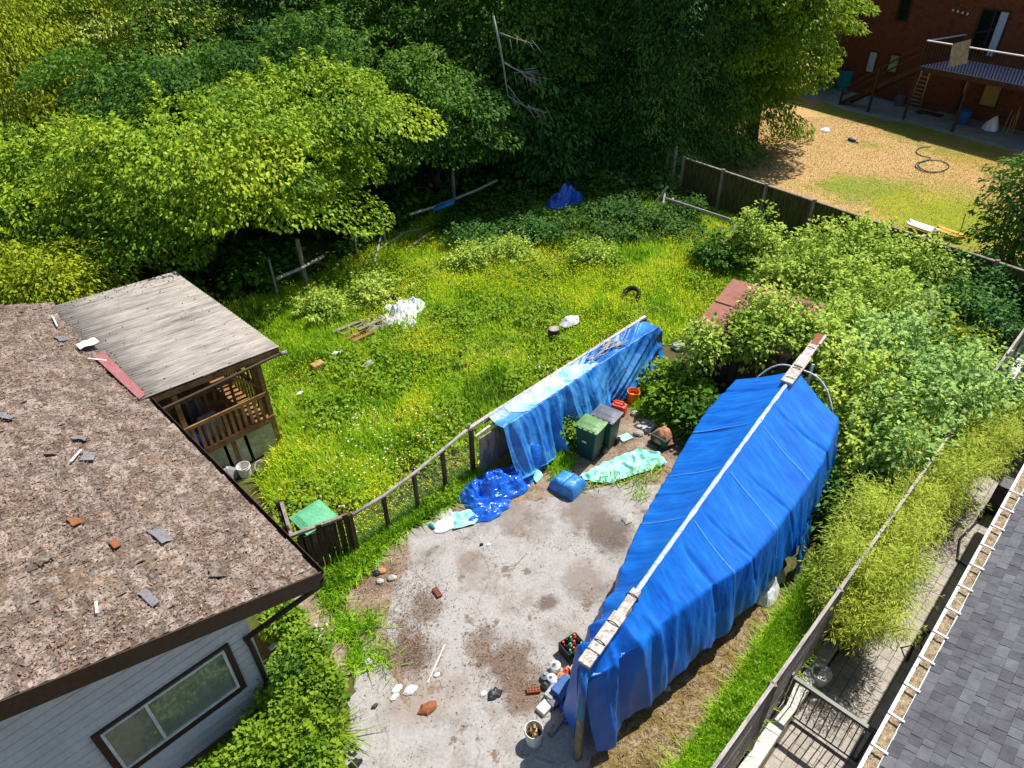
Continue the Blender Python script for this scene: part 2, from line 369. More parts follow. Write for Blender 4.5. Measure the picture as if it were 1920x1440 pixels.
m_siding = mat('grey_siding', [rgb(196, 194, 192), rgb(214, 212, 210)], scale=2, rough=.7, bump=.1, fine=.08)
m_soffit = mat('cream_soffit', [rgb(190, 186, 180), rgb(206, 202, 196)], rough=.7)
m_shing = mat('old_shingle', [rgb(80, 68, 59), rgb(124, 109, 98), rgb(146, 131, 120), rgb(100, 86, 76), rgb(124, 104, 86), rgb(138, 122, 112)], scale=3.5, detail=12, rough=.95, bump=.8, bscale=30, fine=.5, fscale=22, rnd=.26)
m_litter = mat('dead_leaf_litter', [rgb(40, 32, 26), rgb(110, 88, 74), rgb(160, 132, 114), rgb(84, 62, 46), rgb(138, 104, 80)], scale=6, rough=.95, rnd=.6, fine=.3)
m_scrap = mat('grey_shingle_scrap', [rgb(104, 100, 102), rgb(134, 132, 136)], rough=.9, bump=.3)
m_corr = mat('stained_fibreglass', [rgb(92, 85, 79), rgb(136, 129, 121), rgb(154, 147, 138), rgb(164, 157, 147), rgb(122, 114, 106)], scale=1, detail=10, rough=.9, aniso=(45, .5, 4.5), fine=.3, fscale=5, spread=(.28, .7))
m_flash = mat('red_flashing', [rgb(140, 84, 86), rgb(158, 104, 104)], rough=.7)
m_skirt = mat('cloudy_panel', [rgb(120, 122, 90), rgb(178, 178, 150)], scale=1.4, rough=.5, spec=.5)
m_gshing = mat('slate_shingle', [rgb(82, 82, 86), rgb(106, 106, 111)], scale=5, rough=.95, bump=.5, bscale=120, fine=.12, fscale=120, rnd=.26)
m_gravel = mat('gutter_debris', [rgb(90, 76, 58), rgb(150, 132, 104), rgb(180, 164, 134)], scale=14, bump=1, bscale=60, fine=.5, fscale=60)
m_paver = mat('paver', [rgb(150, 142, 132), rgb(172, 164, 154)], scale=4, rough=.9, bump=.3, bscale=60, rnd=.1)
m_joint = mat('paver_joint', rgb(96, 88, 78), rough=1)
m_black = mat('black_metal', rgb(34, 35, 38), rough=.45, spec=.5)
m_rubber = mat('black_rubber', rgb(32, 32, 34), rough=.7)
m_grey = mat('galvanised', [rgb(120, 122, 122), rgb(158, 160, 160)], rough=.5, metal=.3)
m_tarp = mat('blue_tarp', [rgb(8, 84, 194, .9), rgb(14, 106, 212, .9), rgb(24, 120, 220, .9), rgb(52, 140, 226, .9)], scale=1.0, detail=9, rough=.42, spec=.5, bump=.8, bscale=3.0, aniso=(51.5, 3.2, .5), fine=.12, fscale=4, spread=(.25, .8))
m_tarpw = mat('worn_tarp_ridge', [rgb(120, 162, 222), rgb(190, 206, 232), rgb(80, 140, 220)], scale=9, rough=.5, detail=8)
m_tarp2 = mat('faded_blue_tarp', [rgb(16, 78, 164), rgb(34, 110, 190), rgb(70, 146, 206), rgb(28, 100, 184)], scale=.9, detail=8, rough=.42, spec=.5, bump=.3, bscale=14, fine=.12)
m_tarp2w = mat('sun_bleached_tarp', [rgb(84, 150, 205), rgb(160, 196, 224), rgb(206, 216, 228)], scale=2.5, detail=8, rough=.5)
m_tarp3 = mat('shiny_royal_tarp', [rgb(12, 76, 184), rgb(34, 112, 218)], scale=2, rough=.26, spec=.7, bump=.6, bscale=10)
m_teal = mat('mint_sheet', [rgb(96, 180, 160), rgb(150, 218, 200), rgb(190, 232, 220)], scale=3, rough=.6, bump=.5, bscale=14)
m_wplas = mat('white_plastic', [rgb(206, 208, 212), rgb(236, 238, 240)], scale=6, rough=.4, spec=.5)
m_bgreen = mat('green_bin_plastic', rgb(26, 66, 56), rough=.5, spec=.5)
m_lgreen = mat('green_lid_plastic', [rgb(86, 128, 72), rgb(110, 150, 90)], rough=.5, spec=.5)
m_lgrey = mat('grey_lid_plastic', [rgb(84, 86, 98), rgb(104, 106, 118)], rough=.5, spec=.5)
m_mint = mat('mint_lid', [rgb(86, 158, 116), rgb(104, 176, 134)], rough=.6)
m_can = mat('red_plastic', [rgb(196, 60, 34), rgb(220, 84, 50)], rough=.45, spec=.5)
m_obuck = mat('orange_plastic', [rgb(232, 120, 30), rgb(240, 140, 44)], rough=.45)
m_clay = mat('clay_cardboard', [rgb(180, 108, 72), rgb(210, 160, 124)], scale=5, rough=.9)
m_brick = mat('red_brick', [rgb(128, 66, 46), rgb(156, 90, 64)], scale=8, rough=.9, bump=.4)
m_stone = mat('pale_stone', [rgb(150, 146, 138), rgb(190, 186, 178)], scale=6, rough=.9, bump=.5)
m_redwall = mat('red_brown_board', [rgb(74, 42, 28), rgb(116, 66, 44), rgb(90, 54, 34)], scale=2, rough=.9, fine=.4, fscale=18, stretch=(1, 1, 2))
m_redroof = mat('terracotta_panel', [rgb(126, 80, 66), rgb(156, 106, 90), rgb(140, 94, 80)], scale=3, rough=.85, bump=.3, bscale=25)
m_shedwall = mat('brown_plank', [rgb(72, 50, 46), rgb(104, 78, 70)], scale=3, stretch=(3, 3, .5), rough=.9)
m_glass = mat('window_glass', [rgb(80, 96, 70), rgb(140, 144, 132), rgb(112, 124, 96)], scale=1.6, rough=.08, spec=.9, fine=.1, coat=.6)
m_dglass = mat('dark_glass', rgb(26, 30, 32), rough=.1, spec=.8)
m_curt = mat('pale_curtain', [rgb(150, 168, 190), rgb(206, 214, 224)], scale=6, stretch=(6, 6, .3), rough=.8)
m_bark = mat('bark', [rgb(52, 42, 32), rgb(92, 80, 64)], scale=6, bump=.8, rough=1)
m_dead = mat('bleached_wood', [rgb(130, 124, 116), rgb(176, 170, 162)], scale=6, rough=.95)
m_tan = mat('tan_panel', [rgb(150, 124, 70), rgb(176, 146, 84)], rough=.8)
m_yellow = mat('yellow_plastic', rgb(220, 170, 40), rough=.5)
m_blueb = mat('blue_plastic', rgb(44, 92, 150), rough=.5)
m_teald = mat('teal_plastic', rgb(30, 130, 140), rough=.5)

l_maple = leafmat('maple_leaves', [(.035, .08, .006), (.10, .18, .012), (.18, .25, .016), (.26, .30, .022)], .28, gain=2.0)
l_yellow = leafmat('yellow_green_leaves', [(.08, .12, .006), (.19, .24, .010), (.30, .32, .012)], .3)
l_mid = leafmat('mid_green_leaves', [(.02, .055, .008), (.05, .12, .014), (.10, .18, .02)], .3)
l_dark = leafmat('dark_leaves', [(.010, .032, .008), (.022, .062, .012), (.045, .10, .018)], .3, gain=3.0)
l_cedar = leafmat('cedar_sprays', [(.012, .034, .008), (.026, .066, .012), (.065, .12, .018)], .3, gain=3.2)
l_shrub = leafmat('bramble_leaves', [(.03, .07, .008), (.12, .19, .022), (.22, .28, .045), (.30, .33, .07)], .35, gain=2.4)
l_pale = leafmat('pale_hazel_leaves', [(.04, .09, .02), (.14, .22, .06), (.24, .32, .09)], .35, gain=2.4)
l_bamb = leafmat('bamboo_leaves', [(.075, .11, .012), (.18, .22, .022), (.30, .33, .055)], .4, gain=3.0)
l_shadenettle = leafmat('shade_dark_nettle', [(.012, .04, .006), (.03, .075, .010), (.06, .12, .016)], .25)  # tree shade is put into this dark leaf colour
l_garden = leafmat('garden_leaves', [(.04, .10, .006), (.12, .21, .012), (.19, .26, .018)], .3, gain=1.6)
l_meadow = leafmat('meadow_grass', [(.04, .09, .006), (.11, .19, .008), (.17, .255, .016), (.24, .31, .02), (.31, .33, .03)], .48, gain=2.8, patch=.38, pscale=.55)
l_lush = leafmat('lush_grass', [(.05, .12, .006), (.14, .26, .010), (.24, .34, .014)], .4, gain=2.3, patch=.25, pscale=1.2)
l_dry = leafmat('dry_stalks', [(.16, .10, .04), (.32, .24, .12), (.45, .36, .22)], .1, gain=.7)
l_lawn = leafmat('lawn_blades', [(.12, .15, .008), (.26, .23, .03), (.40, .27, .12), (.42, .28, .13), (.28, .24, .03), (.20, .20, .012)], .2, patch=.4, pscale=.22, gain=.9)
l_butter = leafmat('buttercup', [(.72, .56, .008), (.8, .66, .01)], .2, gain=1)
l_wflow = leafmat('white_flower', [(.6, .62, .5), (.75, .75, .65)], .2, gain=1)

# ---------------------------------------------------------------- ground
def lm(a, b, z=0.0): q = L * a + MX * b; return Vector((q.x, q.y, z))   # lot coordinates -> world
FM = -1.27                                   # right boundary fence, across the lots
ZR = -.6                                     # level of the neighbour's paved side yard
g = MB()
g.poly([lm(-400, -400), lm(-400, FM), lm(400, FM), lm(400, -400)])
g.poly([lm(-400, FM + .02, ZR), lm(-400, 400, ZR), lm(400, 400, ZR), lm(400, FM + .02, ZR)])
setp(g.build('ground', m_soil, loc=(0, 0, 0)), kind='structure')

rough_edge = lambda pts, n=7, amp=.09: [a.lerp(b, i / n) + Vector((R.uniform(-amp, amp), R.uniform(-amp, amp), 0)) for a, b in zip(pts, pts[1:] + pts[:1]) for i in range(n)]
dpx = [(770, 992), (835, 970), (960, 945), (1065, 930), (1150, 905), (1250, 905)]
drv = [P(u, v, .004) for u, v in dpx] + [Vector((4.6, 10.9, .004)), Vector((4.5, 9.2, .004)), Vector((3.2, 7.3, .004)), Vector((1.9, 5.9, .004)), Vector((-.6, 2.6, .004)), Vector((-2.6, 2.2, .004))] + \
      [P(u, v, .004) for u, v in ((640, 1440), (655, 1330), (665, 1240), (700, 1180), (680, 1110), (720, 1030))]
drv_e = rough_edge(drv)
setp(MB().poly(drv_e).build('driveway', m_drive, loc=(0, 0, .004)), kind='structure')
gr = [P(u, v, .008) for u, v in ((1480, 1130), (1410, 1245), (1345, 1345), (1270, 1460))] + [Vector((.2, 3.0, .008)), Vector((1.2, 5.4, .008)), Vector((2.6, 7.2, .008)), Vector((4.0, 9.0, .008)), Vector((4.9, 9.4, .008))]
gr_e = rough_edge(gr, 6, .06)
setp(MB().poly(gr_e).build('gravel_strip', m_moss, loc=(0, 0, .008)), kind='structure')
dt = [P(u, v, .008) for u, v in ((640, 1120), (690, 1090), (740, 1010), (770, 1000), (765, 1060), (730, 1120), (720, 1180), (760, 1270), (770, 1330), (720, 1240), (660, 1180))]
setp(MB().poly(rough_edge(dt, 4, .05)).build('dirt_patch', m_dirt, loc=(0, 0, .008)), kind='structure')
dt2 = [P(u, v, .002) for u, v in ((895, 905), (960, 870), (1060, 815), (1130, 775), (1180, 745), (1225, 720), (1290, 790), (1330, 760), (1340, 830), (1290, 900), (1240, 925), (1150, 925), (1060, 940), (960, 960), (835, 985), (860, 930))]
setp(MB().poly(rough_edge(dt2, 4, .1)).build('rubble_ground', m_dirt, loc=(0, 0, .002)), kind='structure')
ptp = [P(u, v, .006) for u, v in ((545, 1120), (590, 1105), (640, 1190), (668, 1240), (650, 1270), (610, 1230), (570, 1170))]
setp(MB().poly(rough_edge(ptp, 4, .05)).build('path', m_dirt, loc=(0, 0, .006)), kind='structure')
# the neighbour's lawn beyond the back fence
FB0, FB1 = Vector((7.8, 30.11, 0)), Vector((16.6, 17.7, 0))
lw = [FB0 + Vector((-1.2, 1.7, .004)), FB1 + Vector((.1, .1, .004)), Vector((40, 12, .004)), Vector((60, 40, .004)), Vector((30, 70, .004)), Vector((12, 60, .004))]
setp(MB().poly(lw).build('lawn', m_lawn, loc=(0, 0, .004)), kind='structure')

# ---------------------------------------------------------------- grasses and flowers
drive_hole = [(p.x, p.y) for p in drv]; grav_hole = [(p.x, p.y) for p in gr]
dirt_hole = [(p.x, p.y) for p in dt]; path_hole = [(p.x, p.y) for p in ptp]; rub_hole = [(p.x, p.y) for p in dt2]
house_hole = [(-4.2, 6.7), (-13, 15.5), (-20, 9), (-10, 0)]
patio_hole = [(-6.1, 13.4), (-8.2, 11.3), (-13, 16), (-10.3, 17.6)]
mead = [(-4.9, 9.9), (-3.5, 9.8), (-1.1, 12.25), (4.0, 17.2), (5.2, 18), (8, 21), (13, 16.6), (16, 18), (9.2, 28), (7.6, 29.8), (3, 30.5), (-2.6, 29.6), (-7.4, 22), (-10.5, 20), (-10, 17.8), (-5.9, 13.5), (-6.2, 12.0)]
X, Y = scatter(mead, 850, [house_hole, patio_hole])
keep = NR.random(len(X)) < np.clip(.5 + 1.1 * (vnoise(X, Y, .9, 3) - .3), .3, 1)
# bare earthy spots near the house
for cx, cy, rr in ((-4.4, 10.6, .45), (-5.1, 10.9, .4), (-4.9, 11.6, .25), (-3.9, 10.9, .3)):
    keep &= ((X - cx) ** 2 + (Y - cy) ** 2 > rr * rr * NR.uniform(.5, 1.3, len(X)))
X, Y = X[keep], Y[keep]
hh = .16 + .2 * vnoise(X, Y, .5, 5)
tone = np.clip(NR.normal(.45, .16, len(X)) + .25 * (vnoise(X, Y, 1.6, 8) - .5), 0, 1)
setp(npmesh('meadow_grass', blades(X, Y, hh, .034, .75), 4, l_meadow, None, tone), 'long yellow green meadow grass filling the back yard', 'grass', kind='stuff')

def broadleaf(poly, dens, size, hgt, seed, thr, holes=(), per=9, scale=.7):
    X, Y = scatter(poly, dens, holes); ok = vnoise(X, Y, scale, seed) > thr; X, Y = X[ok], Y[ok]
    k = len(X); hz = hgt * (.4 + .8 * vnoise(X, Y, .8, seed + 1)); idx = np.repeat(np.arange(k), per)
    a = NR.uniform(0, 2 * np.pi, k * per); rr = size * NR.uniform(.1, 1.3, k * per)
    d = np.stack((np.cos(a), np.sin(a), np.zeros(k * per)), 1)
    Cn = np.stack((X[idx], Y[idx], hz[idx] * NR.uniform(.35, 1.1, k * per)), 1) + d * rr[:, None]
    tip = d + NR.normal(0, .35, d.shape); tip[:, 2] -= .25
    ln = size * NR.uniform(.6, 1.3, k * per)
    return leafquads(Cn, tip, ln, ln * .75), np.clip(NR.normal(.55, .2, k * per), 0, 1)
q, tn = broadleaf(mead, 26, .12, .38, 21, .56, [house_hole, patio_hole])
setp(npmesh('meadow_weeds', q, 4, l_garden, None, tn), 'patches of broad leaved weeds among the meadow grass', 'weeds', kind='stuff')
X, Y = scatter(mead, 150, [house_hole, patio_hole]); k_ = vnoise(X, Y, .55, 31) * .75 + NR.random(len(X)) * .25 > .535; X, Y = X[k_], Y[k_]
Bz = NR.uniform(.22, .42, len(X))
Cn = np.stack((X, Y, Bz), 1); a = NR.uniform(0, 6.28, len(X)); s = .0145 * NR.uniform(.7, 1.5, len(X))
tq = np.stack([Cn + np.stack((np.cos(a + i * np.pi / 2) * s, np.sin(a + i * np.pi / 2) * s, np.zeros(len(X)) + .006 * (i % 2)), 1) for i in range(4)], 1)
setp(npmesh('buttercups', tq, 4, l_butter), 'small yellow buttercup flowers dotted over the meadow', 'flowers', kind='stuff')
X, Y = scatter([(-6.3, 12.6), (-3.3, 9.9), (-1, 12.4), (2, 15.5), (0, 17), (-4, 15)], 14); k_ = vnoise(X, Y, .8, 77) > .55; X, Y = X[k_], Y[k_]
Cn = np.stack((X, Y, NR.uniform(.25, .42, len(X))), 1); a = NR.uniform(0, 6.28, len(X)); s = .02 * NR.uniform(.7, 1.5, len(X))
tq = np.stack([Cn + np.stack((np.cos(a + i * np.pi / 2) * s, np.sin(a + i * np.pi / 2) * s, np.zeros(len(X)) + .006 * (i % 2)), 1) for i in range(4)], 1)
setp(npmesh('clover_flowers', tq, 4, l_wflow), 'tiny white clover flowers near the wire fence', 'flowers', kind='stuff')
# dark undergrowth below the trees
und = [(-10.5, 20), (-7.4, 22), (-2.6, 29.4), (3, 30.3), (7.6, 29.6), (8.6, 36), (-14, 40), (-20, 24)]
q, tn = broadleaf(und, 10, .24, .9, 41, .3, per=12)
setp(npmesh('undergrowth', q, 4, l_mid, None, tn), 'dark leafy undergrowth below the trees behind the yard', 'undergrowth', kind='stuff')
nett = [(-3.2, 26.4), (-1, 25.6), (2, 24.6), (5.5, 24.9), (7.6, 25.2), (8.4, 28.4), (7.6, 29.8), (3, 30.5), (-2.2, 29.4)]
q, tn = broadleaf(nett, 30, .14, .7, 43, .22, [[(2.4 + 1.5 * math.cos(a_ * .5), 28.6 + 1.2 * math.sin(a_ * .5)) for a_ in range(13)]], per=12)
setp(npmesh('shade_dark_nettle_patch', q, 4, l_shadenettle, None, tn), 'nettle patch with tree shade put into its dark leaf colour where the meadow meets the trees', 'weeds', kind='stuff')  # dark leaves paint the shade where the trees' own shadow falls short
# lush strip between the gravel and the right fence
lus = [P(u, v) for u, v in ((1605, 965), (1555, 1030), (1490, 1120), (1450, 1170), (1395, 1250), (1332, 1345), (1260, 1450))] + [Vector((.7, 3.3, 0)), lm(2.4, FM - .1), lm(7.5, FM - .1), lm(13.6, FM - .1)]
lus_p = [(p.x, p.y) for p in lus]
X, Y = scatter(lus_p, 4200)
setp(npmesh('lush_grass', blades(X, Y, .13 + .17 * vnoise(X, Y, 1.1, 6), .013, .9), 4, l_lush, None, np.clip(NR.normal(.5, .2, len(X)), 0, 1)), 'lush bright green grass along the grey board fence', 'grass', kind='stuff')
q, tn = broadleaf(lus_p, 40, .05, .32, 51, .56, per=9, scale=1.3)
setp(npmesh('strip_weeds', q, 4, l_garden, None, tn), 'low leafy weeds in the lush grass strip by the grey fence', 'weeds', kind='stuff')
# weeds along the wire fence and round the driveway
fe = [(-3.5, 9.75), (-1.1, 12.2), (-.7, 11.9), (-1.3, 11.2), (-2.2, 10.5), (-2.75, 9.9), (-3.4, 8.9), (-3.75, 8.75), (-4.2, 8.9)]
X, Y = scatter(fe, 2200, [drive_hole])
setp(npmesh('fence_grass', blades(X, Y, .28, .02, .8), 4, l_lush, None, np.clip(NR.normal(.4, .22, len(X)), 0, 1)), 'tangled green grass under the wire fence', 'grass', kind='stuff')
q, tn = broadleaf(fe, 60, .06, .4, 61, .5, [drive_hole], per=9, scale=1.5)
setp(npmesh('fence_weeds', q, 4, l_garden, None, tn), 'leafy weeds growing under the wire fence', 'weeds', kind='stuff')
mid = [(.3, 12.7), (.9, 12.1), (1.0, 11.75), (1.6, 12.5), (1.5, 12.75), (.9, 13.0)]
X, Y = scatter(mid, 1500)
rb = [(3.2, 15.4), (3.3, 14.4), (3.9, 13.7), (4.9, 13.6), (5.6, 14.5), (5.0, 16), (4.3, 16.4)]
X2, Y2 = scatter(rb, 1500); X = np.r_[X, X2]; Y = np.r_[Y, Y2]
dr_e = [(1.2, 11.3), (2.2, 11.7), (3.4, 11.75), (3.7, 12.3), (2.2, 11.9)]
X2, Y2 = scatter(dr_e, 500); X = np.r_[X, X2]; Y = np.r_[Y, Y2]
for px, k in (((655, 1180), 260), (( 690, 1175), 240), ((672, 1235), 300), ((715, 1235), 140), ((700, 1050), 120), ((640, 1090), 200), ((620, 1130), 200), ((1200, 925), 60), ((640, 1165), 150)):
    c_ = P(*px); X = np.r_[X, c_.x + NR.normal(0, .14, k)]; Y = np.r_[Y, c_.y + NR.normal(0, .16, k)]
setp(npmesh('driveway_weeds', blades(X, Y, .2, .02, .9), 4, l_lush, None, np.clip(NR.normal(.5, .2, len(X)), 0, 1)), 'tufts of grass and weeds sprouting around the driveway', 'weeds', kind='stuff')
# dry stalks and leaf crumbs on the driveway
def litter(cs, name, label, m, size, z=.012, asp=.3):
    k = len(cs); a = NR.uniform(0, 6.28, k); ln = size * NR.uniform(.3, 1.7, k)
    d = np.stack((np.cos(a), np.sin(a), NR.normal(0, .25, k)), 1); C0 = np.c_[cs, np.full(k, z) + NR.uniform(0, .012, k)] if cs.shape[1] == 2 else cs
    return setp(npmesh(name, leafquads(C0, d, ln, ln * asp * NR.uniform(.4, 1.6, k), .1), 4, m), label, 'litter', kind='stuff')
X, Y = scatter(drive_hole, 420); dn = vnoise(X, Y, 1.3, 91) * .7 + vnoise(X, Y, 4, 92) * .3; ok = NR.random(len(X)) < np.clip((dn - .45) * 3, .03, 1)
litter(np.stack((X[ok], Y[ok]), 1), 'driveway_litter', 'brown leaf crumbs and grit strewn over the driveway', m_litter, .022)
pts = []
for (u, v), sx, k in (((680, 1100), .28, 1800), ((760, 1170), .3, 1400), ((770, 1225), .3, 1500), ((800, 1120), .25, 900), ((740, 1080), .3, 1000), ((1100, 860), .6, 700), ((1200, 840), .4, 700), ((940, 930), .5, 400), ((950, 1240), .4, 900), ((980, 1290), .35, 700), ((900, 1210), .25, 400), ((740, 1050), .2, 300), ((830, 1300), .4, 250), ((1120, 1010), .4, 150)):
    c_ = P(u, v); pts.append(np.c_[c_.x + NR.normal(0, sx, k), c_.y + NR.normal(0, sx, k)])
pts = np.concatenate(pts); ok = inpoly(pts[:, 0], pts[:, 1], drive_hole) | inpoly(pts[:, 0], pts[:, 1], rub_hole) | inpoly(pts[:, 0], pts[:, 1], dirt_hole)
litter(pts[ok], 'brown_needles', 'drifts of brown needles and twigs on the concrete', m_litter, .05, asp=.12)
X, Y = scatter(grav_hole, 1100)
litter(np.stack((X, Y), 1), 'gravel_litter', 'straw and twigs over the mossy gravel beside the boat', l_dry, .09, asp=.1)
X, Y = scatter([(p.x, p.y) for p in lw[:2]] + [(27, 30), (26, 36), (22.5, 42.5), (15.5, 43), (11, 37)], 300)
setp(npmesh('lawn_grass', blades(X, Y, .045, .022, 1.1), 4, l_lawn, None, np.clip(NR.normal(.5, .06, len(X)), 0, 1)), 'dry lawn grass in the yard of the red house', 'grass', kind='stuff')
# ================================================================ the old house (left)
E = Vector((-3.13, 6.91, 0)); ZE = 2.9; RL = 12.5; RB = 5.2; PT = 1 / 3
def rp(a, b, up=0.0):
    q = E - MX * a - L * b; return Vector((q.x, q.y, ZE + b * PT + up))
nr = (L * PT + UP).normalized()
house = thing('house', 'old house with a debris covered brown shingle roof and grey lap siding', 'house', (-9, 6, 0))
mb = MB()
rf = [rp(-.02, 0), rp(-.02, RB), rp(RL, RB), rp(RL, 0)]
rg = [rp(-.02, RB), rp(RL, RB)]; lo = [rp(-.02, RB) - L * RB - UP * RB * PT, rp(RL, RB) - L * RB - UP * RB * PT]
mb.add([*rf, *[p - UP * .14 for p in rf]], [(0, 1, 2, 3), (7, 6, 5, 4), (0, 3, 7, 4), (1, 0, 4, 5), (3, 2, 6, 7)])
mb.add([rg[0], lo[0], lo[1], rg[1], *[p - UP * .14 for p in (rg[0], lo[0], lo[1], rg[1])]], [(0, 1, 2, 3), (7, 6, 5, 4), (0, 4, 5, 1), (2, 6, 7, 3), (1, 5, 6, 2)])
roof = mb.build('roof', m_shing, house)
tabs = []; b = -.03
while b < RB:
    a = -.05 - R.random() * .2
    while a < RL:
        wd = R.uniform(.2, .36)
        if R.random() > .04:
            l1, l2, j = .028 + R.random() * .03, .006, R.uniform(-.02, .02); cu = R.random() * .02
            a0, a1 = max(a, -.04), min(a + wd - .008, RL)
            if a1 > a0: tabs.append([rp(a0, b + j) + nr * l1, rp(a1, b + j) + nr * (l1 + cu), rp(a1, b + .19) + nr * l2, rp(a0, b + .19) + nr * l2])
        a += wd
    b += .142
sh = npmesh('shingles', np.array(tabs), 4, m_shing, house); sh.parent = roof
k = 52000; A_ = NR.uniform(0, RL - .05, k); B_ = NR.random(k) ** .9 * RB
ok = NR.random(k) < .35 + .9 * vnoise(A_, B_, 1.1, 12); A_, B_ = A_[ok], B_[ok]; k = len(A_)
base = np.array(E) + np.outer(A_, -np.array(MX)) + np.outer(B_, -np.array(L)); base[:, 2] = ZE + B_ * PT; base += np.array(nr) * (.045 + .03 * NR.random((k, 1)))
big = NR.random(k) < .05; ln = np.where(big, NR.uniform(.07, .16, k), NR.uniform(.012, .045, k))
d = NR.normal(0, 1, (k, 3)); d -= np.outer(d @ np.array(nr), np.array(nr)) * .85
setp(npmesh('leaf_litter', leafquads(base, d, ln, np.where(big, ln * .12, ln * NR.uniform(.3, .9, k)), .1, up=np.array(nr) + NR.normal(0, .45, (k, 3))), 4, m_litter), 'dead leaves, twigs and shingle crumbs littering the old roof', 'litter', kind='stuff')
# loose torn shingles lying on the roof, found by pixel on the roof plane
def roofpt(u, v, up=.07):
    q = ray(u, v); o = Vector((0, 0, H)); p0 = rp(0, 0, 0) + nr * up
    return o + q * ((p0 - o).dot(nr) / q.dot(nr))
sl = (-L - UP * -PT).normalized()
for u, v, a_, b_, rz, m, lb in ((300, 1004, .42, .2, .1, m_scrap, 'pale grey torn shingle tab, largest on the lower middle of the old roof'), (278, 1121, .36, .14, .15, m_scrap, 'pale grey shingle strip nearest the gable edge of the old roof'),
        (410, 1068, .34, .26, -.5, m_shing, 'dark curled shingle scrap nearest the roof corner and downspout'), (166, 856, .3, .24, -.6, m_scrap, 'grey shingle scrap in the upper middle of the old roof'),
        (150, 822, .24, .16, .8, m_scrap, 'grey shingle scrap highest up towards the patio flashing'), (115, 635, .3, .22, .1, m_scrap, 'grey shingle scrap beside the patio roof joint'), (10, 782, .3, .14, .5, m_scrap, 'grey shingle scrap at the far left of the old roof'),
        (95, 848, .2, .15, 1.1, m_shing, 'dark brown torn shingle lying left on the upper old roof'), (82, 1050, .24, .16, 2, m_shing, 'dark brown shingle flake on the lower left of the old roof'), (215, 1020, .2, .14, .2, m_orange, 'rust orange bark flake beside the largest grey shingle tab'), (140, 978, .22, .16, .2, m_orange, 'rust orange bark flake on the left of the old roof')):
    c_ = roofpt(u, v); x = (Matrix.Rotation(rz, 3, nr) @ L.cross(nr).normalized()); y = nr.cross(x)
    rows = [[c_ + x * (i / 4 - .5) * a_ * R.uniform(.85, 1.1) + y * (j / 2 - .5) * b_ * R.uniform(.75, 1.1) + nr * R.uniform(0, .035) for i in range(5)] for j in range(3)]
    setp(MB().grid(rows).build('torn_shingle', m, solid=.012), lb, 'shingle', 'torn shingles lying on the old roof')
for u1, v1, u2, v2, lb in ((132, 866, 152, 843, 'thin pale stick on the upper old roof'), (180, 1128, 182, 1150, 'short pale stick near the gable edge of the old roof'), (98, 592, 108, 612, 'pale lath standing at the corner of old roof and patio roof'), (165, 672, 200, 676, 'white metal strip lying across the red flashing')):
    setp(MB().bar(roofpt(u1, v1, .1), roofpt(u2, v2, .1), .035, .02).build('roof_stick', m_white), lb, 'stick', 'sticks lying on the old roof')
# barge board, gutter, soffit
mb = MB(); mb.bar(rp(-.045, -.04, -.14), rp(-.045, RB, -.14), .03, .3); mb.build('barge_board', m_brown, house)
mb = MB()
for q0, q1, w_, h_ in (((-.02, -.02), (RL, -.02), .02, .12), ((-.02, -.13), (RL, -.13), .012, .11), ((-.02, -.075), (RL, -.075), .1, .012)):
    up_ = -.06 if h_ > .05 else -.115
    mb.bar(rp(q0[0], q0[1], -q0[1] * PT + up_), rp(q1[0], q1[1], -q1[1] * PT + up_), w_, h_)
gut = mb.build('gutter', m_brown, house)
W0 = Vector((-4.3, 6.62, 0))
def wp(s, z, o=0.0): q = W0 - L * s + MX * o; return Vector((q.x, q.y, z))
def rz_at(s): return ZE + (s + 1.03) * PT - .16
mb = MB(); mb.add([rp(.0, 0, -.15), rp(.0, RB, -.15), rp(.66, RB, -.15), rp(.66, 0, -.15)], [(3, 2, 1, 0)]); mb.build('soffit', m_soffit, house)
mb = MB(); z = -.05; SE = 8.5
while z < ZE + 2:
    zt = z + .175; s0 = max(0, (zt - ZE + .15) * 3 - 1.03); s1 = min(SE, 2 * (RB - 1.03) - s0)
    if s1 > s0 + .1:
        mb.add([wp(s0, z, .034), wp(s1, z, .034), wp(s1, zt - .035, .03), wp(s0, zt - .035, .03), wp(s0, zt - .02, .006), wp(s1, zt - .02, .006), wp(s0, zt, .006), wp(s1, zt, .006), wp(s0, z, .006), wp(s1, z, .006)], [(0, 1, 2, 3), (3, 2, 5, 4), (4, 5, 7, 6), (0, 8, 9, 1)])
    z += .175
gw = mb.build('gable_wall', m_siding, house)
mb = MB(); q = [wp(0, 0, 0), wp(SE, 0, 0), wp(SE, 0, 0) - MX * 11.6, wp(0, 0, 0) - MX * 11.6]
mb.prism([(p.x, p.y) for p in q], -.1, 2.95)
mb.add([wp(0, 2.95), wp(SE, 2.95), wp(RB - 1.03, ZE + RB * PT - .2), *[p - MX * 11.6 for p in (wp(0, 2.95), wp(SE, 2.95), wp(RB - 1.03, ZE + RB * PT - .2))]], [(0, 1, 2), (5, 4, 3), (0, 2, 5, 3), (2, 1, 4, 5)])
mb.build('wall', m_siding, house)
win = MB()
s0, s1, z0, z1 = .47, 2.32, .88, 1.92
for a, c_, wd, ht in ((wp(s0 - .05, z0 - .12, .045), wp(s0 - .05, z1 + .06, .045), .1, .06), (wp(s1 + .05, z0 - .12, .045), wp(s1 + .05, z1 + .06, .045), .1, .06)):
    win.bar(a, c_, wd, ht, up=MX)
win.bar(wp(s0, z0 - .075, .047), wp(s1, z0 - .075, .047), .052, .13); win.bar(wp(s0, z1 + .035, .045), wp(s1, z1 + .035, .045), .05, .05)
wn = win.build('window', m_brown, house)
